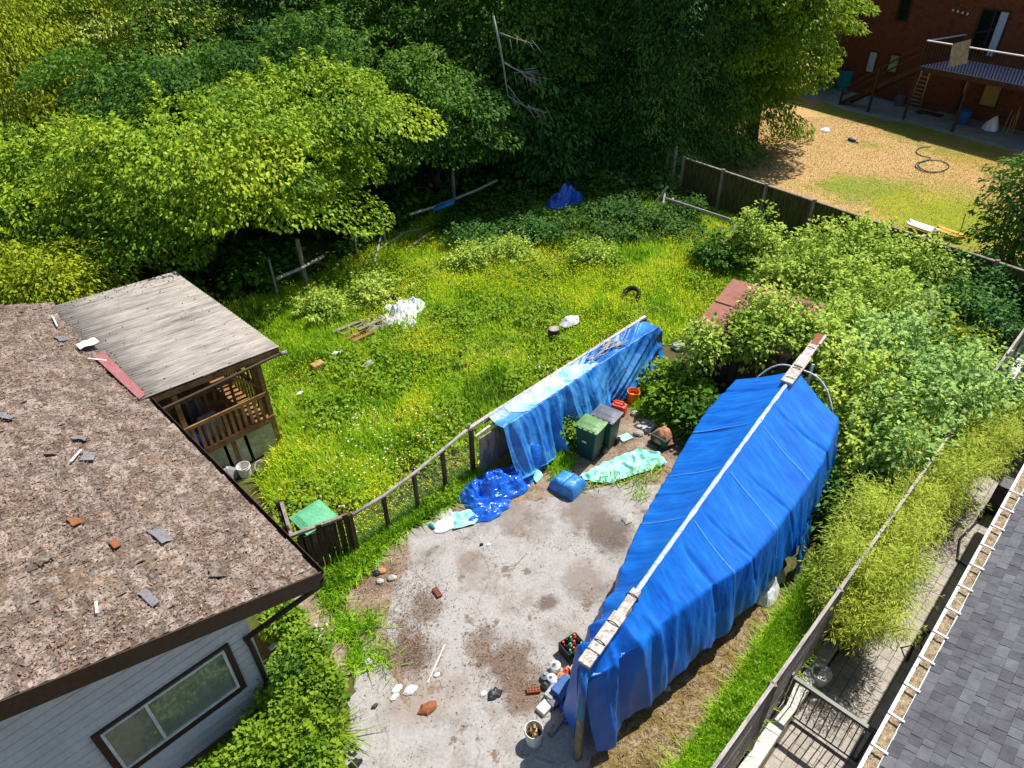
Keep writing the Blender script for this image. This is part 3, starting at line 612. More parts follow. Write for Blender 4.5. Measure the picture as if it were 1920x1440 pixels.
fr = MB(); e = .018
fr.bar(wp(s0, z0 + e, .055), wp(s1, z0 + e, .055), .05, .036); fr.bar(wp(s0, z1 - e, .055), wp(s1, z1 - e, .055), .05, .036)
for s in (s0 + e, s1 - e, 1.69): fr.bar(wp(s, z0 + .037, .057), wp(s, z1 - .037, .057), .045, .036, up=MX)
sub(fr, 'frame', m_white, wn)
for a, c_ in ((s0 + .03, 1.675), (1.705, s1 - .03)): sub(MB().add([wp(a, z0 + .03, .055), wp(c_, z0 + .03, .055), wp(c_, z1 - .03, .055), wp(a, z1 - .03, .055)], [(0, 1, 2, 3)]), 'pane', m_glass, wn)
ds = MB(); p0 = rp(-.02, -.1, -.16); ds.tube([p0 + UP * .04, p0 - UP * .06, p0 - UP * .12 - L * .06, wp(.14, 1.86, .09), wp(.1, 1.78, .08), wp(.08, 1.6, .075), wp(.06, .1, .07)], .045, 8)
ds.build('downspout', m_brown, house, smooth=True)
mb = MB(); a0, a1 = 6.55, 8.9
mb.add([rp(a0, -.06, .1), rp(a1, -.06, .12), rp(a1 - .1, .2, .1), rp(a0 - .15, .12, .09)], [(0, 1, 2, 3)]); mb.build('flashing', m_flash, house)
c_ = P(165, 645, 3.1)
rows = [[c_ + L * (i / 5 - .5) * .42 + MX * (j / 3 - .5) * .3 + UP * R.uniform(0, .04) for i in range(6)] for j in range(4)]
setp(MB().grid(rows).build('plastic_scrap', m_wplas, solid=.01), 'white plastic scrap at the joint of patio roof and old roof', 'scrap')

# ================================================================ patio cover
Q0 = Vector((-7.76, 11.4, 0))
def pp(a, b, z): q = Q0 + L * a - MX * b; return Vector((q.x, q.y, z))      # a out from the house, b along it
pc = thing('patio_cover', 'lean-to porch with a stained corrugated roof against the old house', 'porch', (*pp(1.5, 2.8, 0),))
nb_ = 5.75; rows = []
for a in (-.02, 1.1, 2.2, 3.2):
    rows.append([pp(a, nb_ * i / 468, 2.96 - a * .055 + .016 * math.sin(i / 468 * 2 * math.pi * 52) + .006 * math.sin(i * .021 + a)) for i in range(469)])
pr = MB().grid(rows).build('corrugated_roof', m_corr, pc, smooth=True, solid=.006)
k = 1900; A_ = NR.random(k) * 3.1; B_ = nb_ * NR.random(k); ok = (NR.random(k) < .1) | (B_ > 4.9 + .6 * NR.random(k)) | (A_ < .25); A_, B_ = A_[ok], B_[ok]
base = np.array(Q0) + np.outer(A_, np.array(L)) + np.outer(B_, -np.array(MX)); base[:, 2] = 2.985 - A_ * .055; ln = NR.uniform(.02, .075, len(A_))
setp(npmesh('porch_litter', leafquads(base, NR.normal(0, 1, (len(A_), 3)) * (1, 1, .12), ln, ln * .5), 4, m_litter), 'brown leaf litter scattered over the corrugated porch roof', 'litter', kind='stuff')
fb = MB(); fb.bar(pp(.0, .03, 2.84), pp(3.17, .03, 2.68), .05, .14); fb.bar(pp(3.15, .06, 2.68), pp(3.15, nb_, 2.68), .05, .14)
for i in range(1, 9): fb.bar(pp(.02, .65 * i, 2.84), pp(3.1, .65 * i, 2.68), .05, .12)
fb.build('roof_frame', m_timber, pc)
AX = 2.6; FL = .95                       # outer post line and deck level
for a, b, z in ((AX, .08, 2.6), (AX - 1.96, .08, 2.7), (AX - 1.08, .08, FL), (AX, 2.7, 2.6), (AX, 5.4, 2.6), (AX - .05, .32, 2.6)):
    MB().bar(pp(a, b, 0), pp(a, b, z), .11, .11, up=L).build('post', m_timber, pc)
MB().box(pp((AX - 1.2) / 2, 2.75, 0), L, MX, AX + 1.2, 5.3, FL - .12, FL).build('deck_floor', m_timber, pc)
bm = MB(); bm.bar(pp(-.6, .0, FL + .03), pp(AX + .04, .0, FL + .03), .05, .16); bm.bar(pp(-.4, .03, 1.78), pp(AX, .03, 1.72), .06, .09); bm.bar(pp(AX, .1, 1.72), pp(AX, 5.4, 1.72), .09, .06); bm.bar(pp(AX - .3, 1.1, 1.75), pp(-.3, 1.1, 1.78), .05, .09)
bm.bar(pp(AX - .02, .12, 1.85), pp(AX - .75, .06, 2.6), .08, .05); bm.bar(pp(AX - .9, 2.8, 1.0), pp(AX - .9, 2.8, 2.6), .1); bm.bar(pp(AX, .15, 2.2), pp(AX, 5.4, 2.2), .06, .05)
bm.build('rail', m_timber, pc)
ba = MB()
for i in range(13): ba.bar(pp(AX - .2 - i * .15, .02, FL + .1), pp(AX - .2 - i * .15, .02, 1.7), .075, .03, up=MX)
for i in range(26): ba.bar(pp(AX, .3 + i * .2, FL), pp(AX, .3 + i * .2, 1.7), .03, .09, up=MX)
for i in range(9): ba.bar(pp(AX - .4 - i * .22, 1.1, FL), pp(AX - .4 - i * .22, 1.1, 1.72), .07, .03, up=MX)
for i in range(12): ba.bar(pp(AX, .4 + i * .42, 1.75), pp(AX, .4 + i * .42, 2.6), .03, .1, up=MX)
ba.build('balusters', m_timber, pc)
for a, c_ in ((AX - .06, AX - .72), (AX - .8, AX - 1.24), (AX - 1.32, AX - 1.95), (AX - 2.02, AX - 2.9)):
    MB().bar(pp(a, .05, .46), pp(c_, .05, .44), .02, .82).build('skirt_panel', m_skirt, pc)
sk = MB(); 
for i in range(5): sk.bar(pp(AX + .01, .2 + i, .45), pp(AX + .01, 1.1 + i, .45), .02, .85)
sk.build('side_skirt', m_shedwall, pc)
pi = MB(); pi.tube([pp(-.5, -.1, 2.62), pp(.25, -.1, 2.6), pp(1.6, -.1, 2.62), pp(2.95, -.1, 2.66), pp(3.2, -.05, 2.62)], .038, 8)
pp_ = pi.build('rainwater_pipe', m_brown, pc, smooth=True)
sub(MB().tube([pp(-.5, -.12, 2.64), pp(-.62, -.12, 2.62), pp(-.7, -.12, 2.45), pp(-.86, -.12, 2.42)], .055, 8), 'elbow', m_white, pp_, smooth=True)
sub(MB().tube([pp(3.15, -.08, 2.64), pp(3.3, -.06, 2.6)], .06, 8), 'end_cap', m_grey, pp_, smooth=True)
setp(MB().lathe(pp(AX - 1.35, 1.45, FL), [(.2, 0), (.26, .1), (.28, .45), (.22, .62), (.05, .64)], 14).build('plastic_drum', m_lgrey, smooth=True), 'grey rounded drum standing in the porch corner', 'drum')
setp(MB().box(pp(AX - 1.3, .55, FL), L, MX, .5, .4, 0, .5, .9).build('storage_box', m_stone, bevel=.03), 'pale box on the porch behind the railing', 'box')
def crumple(c, ax, ay, rx, ry, h, seed, n=26, m=34, amp=.5, edge=.18, fl=0.0, fr=1.0):
    """a crumpled sheet heaped over an oval: a polar grid raised and folded by noise"""
    rows = []; c = Vector(c)
    for i in range(n + 1):
        r_ = i / n; row = []
        for j in range(m + 1):
            a = 2 * math.pi * j / m; q = 1 + edge * noise.noise(Vector((math.cos(a) * 1.7 + seed, math.sin(a) * 1.7, seed * .37)))
            x, y = math.cos(a) * rx * r_ * q, math.sin(a) * ry * r_ * q
            f = noise.noise(Vector((x * 3.1 * fr + seed, y * 3.1 * fr, seed))) ; f2 = 1 - 2 * abs(noise.noise(Vector((x * 6 * fr - seed, y * 6 * fr, seed * 2)))); f3 = noise.noise(Vector((x * 13 * fr, y * 13 * fr, seed)))
            z = h * (max(0, 1 - r_ ** 2.6)) * (1 + amp * f) + (h * .28 + .02) * amp * (f2 * .8 + f3 * .5) * (1 - r_ ** 6 * .7)
            row.append(c + Vector(ax) * x + Vector(ay) * y + UP * max(.012 + fl, z + .02))
        rows.append(row)
    return MB().grid(rows)
setp(crumple(pp(AX - 1.9, .5, FL), L, MX, .45, .25, .3, 3.1).build('tarp_scrap', m_tarp3), 'blue tarp scrap bunched on the porch floor by the house', 'tarp')

# ================================================================ slate roofed house (right)
G0 = Vector((4.33, 4.0, 0))
def hp(a, b, z): q = G0 + L * a + MX * b; return Vector((q.x, q.y, z))
nh = thing('neighbour_house', 'neighbouring house with a slate grey shingle roof and white gutter', 'house', (*hp(2, 3, ZR),))
PR = .36; ar = Vector((0, 0, 0)); mb = MB()
a0, a1 = -8, 11
mb.add([hp(a0, .1, 2.86), hp(a1, .1, 2.86), hp(a1, 5, 2.86 + 4.9 * PR), hp(a0, 5, 2.86 + 4.9 * PR), hp(a1, 10, 2.86), hp(a0, 10, 2.86)], [(3, 2, 1, 0), (5, 4, 2, 3)])
nroof = mb.build('roof', m_gshing, nh, solid=.12)
tabs = []; b = .08; nu = (UP - MX * PR).normalized(); row = 0
while b < 4.9:
    a = a0 - R.random() * .3
    while a < a1:
        wd = R.uniform(.1, .24); l1 = .012 + (R.random() < .5) * .008
        if -3 < a < 11: tabs.append([hp(a, b, 2.86 + (b - .1) * PR) + nu * l1, hp(a + wd - .006, b, 2.86 + (b - .1) * PR) + nu * l1, hp(a + wd - .006, b + .15, 2.86 + (b + .05) * PR) + nu * .004, hp(a, b + .15, 2.86 + (b + .05) * PR) + nu * .004])
        a += wd
    b += .135
tb = np.array(tabs)[:, ::-1]
s_ = npmesh('shingles', tb, 4, m_gshing, nh); s_.parent = nroof
mb = MB(); mb.bar(hp(a0, -.07, 2.8), hp(a1, -.07, 2.8), .012, .13); mb.bar(hp(a0, .075, 2.79), hp(a1, .075, 2.79), .02, .15); mb.bar(hp(a0, 0, 2.735), hp(a1, 0, 2.735), .128, .012); mb.bar(hp(a0, -.085, 2.866), hp(a1, -.085, 2.866), .035, .016)
gt = mb.build('gutter', m_white, nh)
rows = [[hp(-3 + i * .06, -.055 + j * .024, 2.79 + .02 * noise.noise(Vector((i * .4, j, 0)))) for j in range(6)] for i in range(234)]
sub(MB().grid(rows), 'gutter_debris', m_gravel, gt)
for i in range(17): sub(MB().bar(hp(-2.6 + i * .55, -.1, 2.886), hp(-2.6 + i * .55, .1, 2.89), .03, .02), 'gutter_strap', m_white, gt)
mb = MB(); q = [hp(-7.5, .5, 0), hp(10.5, .5, 0), hp(10.5, 9.5, 0), hp(-7.5, 9.5, 0)]; mb.prism([(p.x, p.y) for p in q][::-1], ZR, 2.8); mb.build('wall', m_soffit, nh)
# paved side yard
base = [hp(-10, .5, ZR + .004), hp(24, .5, ZR + .004), lm(34, FM + .3, ZR + .004), lm(-4, FM + .3, ZR + .004)]
setp(MB().poly(base).build('paved_path', m_joint, loc=(0, 0, ZR)), kind='structure')
pv = []; r_ = 0; m0 = FM + .32
while m0 < .72:
    l0 = 2 + (r_ % 2) * .15
    while l0 < 17:
        w_ = .29; j = lambda: R.uniform(0, .003)
        pv.append([lm(l0, m0, ZR + .012 + j()), lm(l0, m0 + .186, ZR + .012 + j()), lm(l0 + w_, m0 + .186, ZR + .012 + j()), lm(l0 + w_, m0, ZR + .012 + j())]); l0 += w_ + .011
    m0 += .197; r_ += 1
pv = np.array(pv)[:, ::-1]
setp(npmesh('pavers', pv, 4, m_paver), kind='structure')
setp(MB().box(lm(12, FM + .16, 0), L, MX, 26, .24, ZR - .1, ZR + .3).build('kerb', m_soffit, bevel=.02), kind='structure')
# right boundary fence
fc = thing('board_fence', 'long grey weathered board fence between driveway and paved side yard', 'fence', (*lm(12, FM, 0),))
l0 = 2.0
while l0 < 24:
    l1 = l0 + 2.4; mb = MB(); zz = -.55
    for i in range(10):
        mb.bar(lm(l0 + .02, FM, zz + .105), lm(l1 - .02, FM, zz + .105), .03 + R.uniform(0, .006), .205); zz += .213
    mb.build('panel', m_fencew, fc)
    MB().bar(lm(l0, FM, -.6), lm(l0, FM, 1.62), .1).build('post', m_wood, fc)
    MB().bar(lm(l0 + .02, FM, 1.61), lm(l1 - .02, FM, 1.61), .055, .035).build('cap', m_fencew, fc)
    l0 = l1
# black metal gate
ga, gb = Vector((4.75, 6.46, 0)), Vector((5.72, 5.5, 0))
gate = thing('metal_gate', 'black barred metal garden gate between board fence and slate roofed house', 'gate', (5.2, 6, ZR))
gf = MB(); gd = (gb - ga).normalized()
for z in (ZR + .12, .46): gf.bar(ga + UP * z, gb + UP * z, .05, .05)
gf.bar(ga + gd * .025 + UP * (ZR + .15), ga + gd * .025 + UP * .43, .05, .05, up=gd); gf.bar(gb - gd * .025 + UP * (ZR + .15), gb - gd * .025 + UP * .43, .05, .05, up=gd)
gf.bar(ga + UP * .5, gb + gd * .32 + UP * .5, .07, .03)
gf.build('gate_frame', m_black, gate)
br = MB()
for i in range(1, 12): p = ga.lerp(gb, i / 12); br.bar(p + UP * (ZR + .15), p + UP * .43, .018, .018, up=gd)
br.build('bars', m_black, gate)
for p in (ga - gd * .06, gb + gd * .08): MB().bar(p + UP * (ZR + .02), p + UP * .58, .08, .08, up=gd).build('gate_post', m_black, gate)
MB().bar(gb - gd * .12 + UP * .12 + L * .05, gb - gd * .12 + UP * .26 + L * .05, .05, .03, up=gd).build('latch', m_black, gate)
pot = P(1532, 1280, ZR)
setp(MB().lathe(pot, [(.13, .013), (.16, .2), (.185, .36), (.17, .36), (.15, .3)], 18).build('plant_pot', m_white, smooth=True), 'white plant pot on the pavers beside the black gate', 'pot')

# ================================================================ red house (far right)
S0 = Vector((23.1, 41.93, 0)); AZ = rad(151); rd = Vector((math.sin(AZ), math.cos(AZ), 0)); rn = Vector((-rd.y * -1, -rd.x, 0)); rn = Vector((math.cos(AZ), -math.sin(AZ), 0))
WO = -3.6
def rq(s, o, z): q = S0 + rd * s + rn * o; return Vector((q.x, q.y, z))
def rw(u, v, o=WO):
    q = ray(u, v); c0 = Vector((0, 0, H)); t = (rq(0, o, 0) - c0).dot(rn) / q.dot(rn); p = c0 + q * t
    return (p - S0).dot(rd), p.z
red = thing('red_house', 'red brown two storey house with a raised rear deck', 'house', (*rq(0, WO - 3, 0),))
mb = MB(); mb.prism([tuple(rq(s, o, 0).xy) for s, o in ((-9, WO), (12, WO), (12, WO - 9), (-9, WO - 9))], -.1, 9.1); mb.build('wall', m_redwall, red)
mb = MB(); mb.add([rq(-9.6, WO + .8, 9.05), rq(12.6, WO + .8, 9.05), rq(12.6, WO - 4.5, 10.6), rq(-9.6, WO - 4.5, 10.6), rq(12.6, WO - 9.7, 9.05), rq(-9.6, WO - 9.7, 9.05)], [(0, 1, 2, 3), (3, 2, 4, 5)]); mb.build('roof', m_shing, red, solid=.15)  # unseen roof, raised so its shadow falls further over the lawn
def rwin(u0, v0, u1, v1, mglass, hmin=.8, name='window', trim=m_brown, curtain=None):
    s0, z0 = rw(u0, v1); s1, z1 = rw(u1, v0); z1 = max(z1, z0 + hmin)
    f = MB()
    for s in (s0, s1): f.bar(rq(s, WO + .03, z0 - .05), rq(s, WO + .03, z1 + .05), .08, .07, up=rn)
    for z in (z0, z1): f.bar(rq(s0 + .04, WO + .03, z), rq(s1 - .04, WO + .03, z), .07, .08)
    o = f.build(name, trim, red)
    sub(MB().add([rq(s0, WO + .015, z0), rq(s1, WO + .015, z0), rq(s1, WO + .015, z1), rq(s0, WO + .015, z1)], [(3, 2, 1, 0)]), 'pane', mglass, o)
    return o, (s0, s1, z0, z1)
rwin(1679, -6, 1714, 38, m_dglass, 1.1)
rwin(1622, 98, 1648, 134, m_curt, .8); rwin(1662, 104, 1690, 134, m_skirt, .8)
dr, (a_, b_, z0, z1) = rwin(1815, 22, 1896, 100, m_dglass, 2.0, 'sliding_door')
mb = MB(); n_ = 14
mb.grid([[rq(a_ + (b_ - a_) * (.68 + .3 * i / n_), WO + .03 + .012 * (i % 2), z) for i in range(n_ + 1)] for z in (z0 + .05, z1 - .05)]); sub(mb, 'curtain', m_curt, dr)
mb = MB(); mb.bar(rq(a_ + (b_ - a_) * .5, WO + .05, z0), rq(a_ + (b_ - a_) * .5, WO + .05, z1), .06); sub(mb, 'mullion', m_brown, dr)
rwin(1834, 156, 1884, 196, m_tan, 1.0, 'basement_window')
rwin(1792, 150, 1822, 205, m_dglass, 1.9, 'basement_door')
# deck
m_deckfloor = mat('blue_grey_deck', [rgb(150, 164, 196), rgb(184, 194, 216)], scale=2)
DF = rw(1828, 143, -.1)[1]; RT = rw(1828, 90, -.1)[1]; sL = rw(1728, 120, -.1)[0]
deck = MB(); i = 0
s = sL
while s < 11: deck.bar(rq(s + .07, WO + .05, DF), rq(s + .07, -.05, DF), .13, .05); s += .145
dk = deck.build('deck', m_deckfloor, red)
mb = MB(); mb.bar(rq(sL, -.02, DF - .14), rq(11, -.02, DF - .14), .05, .26); mb.bar(rq(sL - .03, WO + .1, DF - .14), rq(sL - .03, -.1, DF - .14), .05, .26); sub(mb, 'fascia', m_deckwood, dk)
mb = MB(); mb.bar(rq(sL - .05, -.05, RT), rq(11, -.05, RT), .14, .05); mb.bar(rq(sL, WO + .1, RT), rq(sL, -.13, RT), .12, .05); sub(mb, 'handrail', m_white, dk)
mb = MB(); s = sL + .1
while s < 11: mb.bar(rq(s, -.05, DF + .03), rq(s, -.05, RT - .03), .045, .045, up=rn); s += .17
for i in range(18): mb.bar(rq(sL, WO + .3 + i * .18, DF + .03), rq(sL, WO + .3 + i * .18, RT - .03), .04, .04, up=rn)
sub(mb, 'balusters', m_deckwood, dk)
for s in (3.4, 8.0): sub(MB().bar(rq(s, -.2, 0), rq(s, -.2, DF - .02), .12, .12, up=rn), 'post', m_deckwood, dk)
st = MB(); sb = sL - 4.6; n_ = 12; o1, o2 = -.25, -1.15
for o in (o1, o2): st.bar(rq(sb, o, .05), rq(sL - .05, o, DF - .05), .05, .26)
for i in range(n_): t = (i + .5) / n_; st.bar(rq(sb + (sL - sb) * t, o2, DF * t + .05), rq(sb + (sL - sb) * t, o1, DF * t + .05), .26, .04)
sr = st.build('stairs', m_deckwood, red)
mb = MB(); 
for o in (o1 + .04,): mb.bar(rq(sb, o, 1.0), rq(sL, o, RT - .05), .07, .1); mb.bar(rq(sb, o, .6), rq(sL, o, RT - .5), .05, .09)
for s, z in ((sb, 0), (sb + 2.1, 0), (sL - .1, 0)): t = (s - sb) / (sL - sb); mb.bar(rq(s, o1 + .1, 0), rq(s, o1 + .1, 1.02 + t * (RT - 1.05)), .1, .1, up=rn)
sub(mb, 'handrail', m_deckwood, sr)
s_, z_ = rw(1800, 92, 0)
rows = [[rq(s_ - .45 + .9 * i / 6 + .2 * j / 5, .06 + .02 * math.sin(i * 2.1 + j), RT + .05 - 1.15 * j / 5 + .06 * i) for i in range(7)] for j in range(6)]
setp(MB().grid(rows).build('hanging_cloth', m_dead, solid=.015), 'grey towel hung over the rail of the red house deck', 'towel')
l_ = MB(); f0 = P(1702, 199); f1 = P(1724, 203); s_, z_ = rw(1730, 133, -.0); t0 = rq(s_, .06, z_); s_, z_ = rw(1744, 138, -.0); t1 = rq(s_, .06, z_)
lad = thing('ladder', 'pale wooden ladder leaning against the red house deck', 'ladder', f0)
for a, c_ in ((f0, t0), (f1, t1)): l_.bar(a, c_, .06, .04)
l_.build('side_rails', m_dead, lad)
mb = MB()
for i in range(1, 9): mb.bar(f0.lerp(t0, i / 9), f1.lerp(t1, i / 9), .05, .03)
mb.build('rungs', m_dead, lad)
sp = [P(1676, 224), P(1893, 280), P(1935, 262)] + [rq(6, WO + .1, 0), rq(1.3, WO + .1, 0)]
setp(MB().prism([(p.x, p.y) for p in [P(1676, 224), rq(12, 0, 0), rq(12, WO + .02, 0), rq(.5, WO + .02, 0)]][::-1], 0, .09).build('concrete_slab', m_slab, loc=(0, 0, 0)), kind='structure')
gp = [rq(-8, .2, .008), rq(0, .5, .008), rq(.4, -.1, .008), rq(.4, WO, .008), rq(-8, WO, .008)]
setp(MB().poly(rough_edge(gp, 5, .2)).build('path_gravel', m_slab, loc=(0, 0, .008)), kind='structure')
def barrel(u, v, z, r_, h, m, name, lb, cat, n=14):
    return setp(MB().lathe(P(u, v, z), [(r_ * .8, 0), (r_ * .95, h * .5), (r_, h * .92), (r_ * 1.06, h * .93), (r_ * 1.06, h), (r_ * .9, h), (r_ * .85, h * .85)], n).build(name, m, smooth=False), lb, cat)
barrel(1579, 168, 0, .5, 1.25, m_teald, 'water_barrel', 'teal water barrel by the stairs of the red house', 'barrel')
barrel(1803, 232, .1, .36, .75, m_blueb, 'rubbish_bin', 'blue round bin on the slab below the red house deck', 'bin')
barrel(1684, 198, .0, .3, .6, m_lgrey, 'grey_tub', 'grey tub beside the ladder of the red house', 'tub')
setp(crumple(P(1855, 244, .1), rd, rn, .42, .36, .6, 8.8).build('white_sack', m_wplas), 'white sack standing on the edge of the red house slab', 'sack')
setp(MB().bar(P(1722, 208, .12), P(1765, 218, .12), .5, .12).build('wood_pallet', m_dkwood), 'dark flat pallet on the slab beside the ladder foot', 'pallet')
for i in range(4):
    s_, z_ = rw(1788 + i * 9, 20 + i * 2.3); setp(MB().lathe(rq(s_, WO + .06, z_), [(.02, -.05), (.06, 0), (.06, .06), (.02, .1)], 8).build('string_light', m_white), 'small white lamps in a row on the red house wall', 'lamp', 'small lamps on the red house wall')
cv = [(1890, 200), (1880, 235), (1868, 260)]
sk = MB()
for u, v, z in ((1878, 250, .8), (1892, 252, .9), (1885, 254, .7), (1896, 256, .8)): sk.tube([P(u, v), P(u, v) + Vector((R.uniform(-.1, .1), R.uniform(-.1, .1), 1.6 * z))], .025, 5)
setp(sk.build('garden_stakes', m_tan), 'bundle of tan garden stakes standing at the slab end', 'stakes')
# things on the lawn
hs = [(1745, 275), (1725, 277), (1718, 285), (1728, 292), (1745, 296), (1735, 302), (1720, 305), (1718, 314), (1738, 323), (1765, 321), (1780, 312), (1768, 303), (1745, 300), (1728, 303), (1722, 311), (1738, 321), (1760, 322)]
hp_ = [P(u, v, .05) for u, v in hs]; sm = []
for i in range(len(hp_) - 1):
    a, b_, c_, e_ = hp_[max(i - 1, 0)], hp_[i], hp_[i + 1], hp_[min(i + 2, len(hp_) - 1)]
    for j in range(5): t = j / 5; sm.append(.5 * ((2 * b_) + (c_ - a) * t + (2 * a - 5 * b_ + 4 * c_ - e_) * t * t + (3 * b_ - a - 3 * c_ + e_) * t ** 3))
setp(MB().tube(sm, .024, 6).build('garden_hose', m_bgreen, smooth=True), 'dark garden hose looped on the dry lawn', 'hose')
setp(crumple(P(1547, 245), L, MX, .32, .28, .12, 4.2).build('plastic_bag', m_wplas), 'white bag lying near the middle of the dry lawn', 'bag')
p_ = P(1592, 261, .06); q_ = P(1609, 268, .06)
toy = thing('toy_bat', 'dark blue toy bat on the dry lawn', 'toy', p_); MB().tube([p_, p_.lerp(q_, .55)], .11, 8).build('barrel_end', m_blueb, toy); MB().tube([p_.lerp(q_, .55), q_], .035, 8).build('handle', m_rubber, toy)
def sled(u, v, m, ln, wd, lb, name):
    c_ = P(u, v, .12); ax = (P(1890, 490, 1.8) - P(1600, 390, 1.8)).normalized(); ay = Vector((-ax.y, ax.x, 0)); rows = []
    for i in range(15):
        t = i / 14 - .5; wv = wd * (1 - abs(2 * t) ** 5 * .5)
        rows.append([c_ + ax * t * ln + ay * wv * (j / 8 - .5) + UP * (.13 * abs(j / 4 - 1) ** 3 + .16 * max(0, abs(t) - .38) * 4) for j in range(9)])
    return setp(MB().grid(rows).build(name, m, solid=.02, smooth=True), lb, 'sled')
sled(1728, 430, m_wplas, 1.3, .55, 'white plastic sled tray on the lawn behind the back fence', 'snow_sled')
sled(1780, 441, m_yellow, 1.2, .5, 'yellow plastic sled tray beside the white one behind the back fence', 'snow_sled')
setp(MB().tube([P(1797, 446), P(1793, 446) + UP * 1.0], .02, 6).build('thin_stake', m_orange), 'thin rusty stake standing by the yellow sled tray', 'stake')

# ================================================================ back fence
bf = thing('back_fence', 'dark mossy board fence between meadow and the dry lawn', 'fence', FB0.lerp(FB1, .5))
fd = (FB1 - FB0).normalized(); n_ = 7; FLn = (FB1 - FB0).length
for i in range(n_):
    a, c_ = FB0.lerp(FB1, i / n_), FB0.lerp(FB1, (i + 1) / n_); mb = MB(); k = 15
    for j in range(k):
        p = a.lerp(c_, (j + .5) / k); mb.bar(p + UP * .02, p + UP * (1.74 + R.uniform(-.02, .02)), (c_ - a).length / k - .012, .025 + R.uniform(0, .01), up=Vector((-fd.y, fd.x, 0)))
    mb.build('panel', m_fgreen, bf)
    MB().bar(a + UP * 1.77, c_ + UP * 1.77, .11, .04).build('cap', m_wood, bf)
for i in range(n_ + 1): p = FB0.lerp(FB1, i / n_) + Vector((fd.y, -fd.x, 0)) * .06; MB().bar(p, p + UP * 1.86, .11, .11, up=fd).build('post', m_wood, bf)
# ================================================================ the boat under its tarp
BA, BB, BO = Vector((.6225, .7826, 0)), Vector((.7826, -.6225, 0)), Vector((1.0, 5.6, 0))
def bq(s, o, z): q = BO + BA * s + BB * o; return Vector((q.x, q.y, z))
ST = [0.02, .5, 1.1, 1.8, 2.6, 3.7, 5.5, 7.0, 8.4]
def ip(vals, s): return float(np.interp(s, ST, vals))
RZ = [2.36, 2.42, 2.5, 2.58, 2.64, 2.71, 2.81, 2.89, 2.9]
CR = [.14, .25, .38, .5, .72, 1.06, 1.2, 1.26, 1.1]; CLf = [.14, .3, .42, .52, .74, .97, 1.2, 1.36, 1.25]
CZ = [2.1, 2.05, 2.0, 1.95, 1.93, 1.85, 1.85, 1.93, 2.08]
HR = [.3, .45, .62, .8, 1.02, 1.22, 1.42, 1.42, 1.32]; HL = [.3, .42, .55, .66, .85, 1.05, 1.3, 1.48, 1.38]
HZ = [.22, .3, .45, .6, .6, .6, .6, .8, .85]
def N3(x, y, z): return noise.noise(Vector((x, y, z)))
rows = []; nu_, nv_ = 260, 150
for i in range(nu_ + 1):
    s = ST[0] + (ST[-1] - ST[0]) * i / nu_; row = []
    for j in range(nv_ + 1):
        w_ = j / nv_ * 2 - 1; a = abs(w_); sg = 1 if w_ > 0 else -1; sd_ = 1.7 * sg
        co, ho = (ip(CR, s), ip(HR, s)) if w_ > 0 else (ip(CLf, s), ip(HL, s))
        rz, cz = ip(RZ, s), ip(CZ, s); hz = ip(HZ, s) + .16 * N3(s * 1.5, sg * 3, 2) + .08 * N3(s * 4, sg, 7)
        if a < .5:
            t = a * 2; o = co * t; z = rz + (cz - rz) * t - .05 * math.sin(math.pi * t) * min(1, s / 2)
        else:
            t = a * 2 - 1; e = t ** .85; o = co + (ho - co) * e; z = cz + (hz - cz) * t
        # sheet wrinkles: tight ripples run from ridge to hem, slack folds below the shoulder and at the bow
        bow = max(0, 1 - s / 2.6); low = max(0, a - .42) / .58
        sk = s + (.55 * a if sg > 0 else -.1 * a)
        d = .016 * N3(sk * 7, a * 1.1, sd_) * min(1, a * 4) + .007 * N3(sk * 19, a * 2, sd_ + 3) * min(1, a * 4)
        d += .02 * (1 - 2 * abs(N3(s * 2.6 + a * sg, a * 1.5, sd_ + 21))) * min(1, a * 3)
        d += .02 * N3(s * 2.2 + a * 2.5 * sg, a * 4 + s, 9 + sd_) * min(1, a * 3)
        d += low * (.1 * N3(s * 3.1, a * .8, sd_ + 5) + .035 * N3(s * 8, a * 1.2, sd_ + 8)) 
        d += bow * min(1, a * 2.2) * (.24 * (1 - abs(2 * N3(s * 2.3 + a * .5, a * .6, sd_ + 11))) - .11 + .09 * N3(s * 6, a, sd_ + 13))
        # a few long sharp creases
        for cs, ck, cw, ca in ((3.55, .5, .035, .03), (5.0, .62, .03, .03), (6.9, .75, .04, .035), (6.2, -.06, .03, .04), (4.1, -.05, .035, .04), (2.75, .1, .05, .04), (7.7, -.4, .05, .04)):
            if (ck > 0) == (sg > 0) : q = (s - cs - ck * a * (1 if sg > 0 else -1)) / cw; d -= ca * math.exp(-q * q) * min(1, a * 4) * (1 if a < .75 else 0.6)
        o += d * (.45 if a < .5 else .95); z += d * (.9 if a < .5 else .1)
        row.append(bq(s, o * sg, max(.05, z)))
    rows.append(row)
m_tarpseam = mat('tarp_seam', [rgb(40, 128, 220, .9), rgb(96, 166, 232, .9)], scale=30, rough=.45)
tp = thing('boat_tarp', 'big royal blue tarp tented over a ridge pole on the driveway', 'tarp', bq(4.2, 0, 0))
sheet = MB().grid(rows).build('tarp_sheet', m_tarp, tp, smooth=True)
mid_ = nv_ // 2
rr = []
for i in range(34, nu_ - 8):
    wd = .038 + .014 * N3(i * .11, 0, 0)
    s = ST[0] + (ST[-1] - ST[0]) * i / nu_; z = ip(RZ, s)
    rr.append([bq(s, o, z + .017 - abs(o) * .55 + (0.004 if o == 0 else 0)) for o in (-wd, -wd * .5, 0, wd * .5, wd)])
sub(MB().grid(rr), 'worn_ridge', m_tarpw, sheet, smooth=True)
mb = MB()
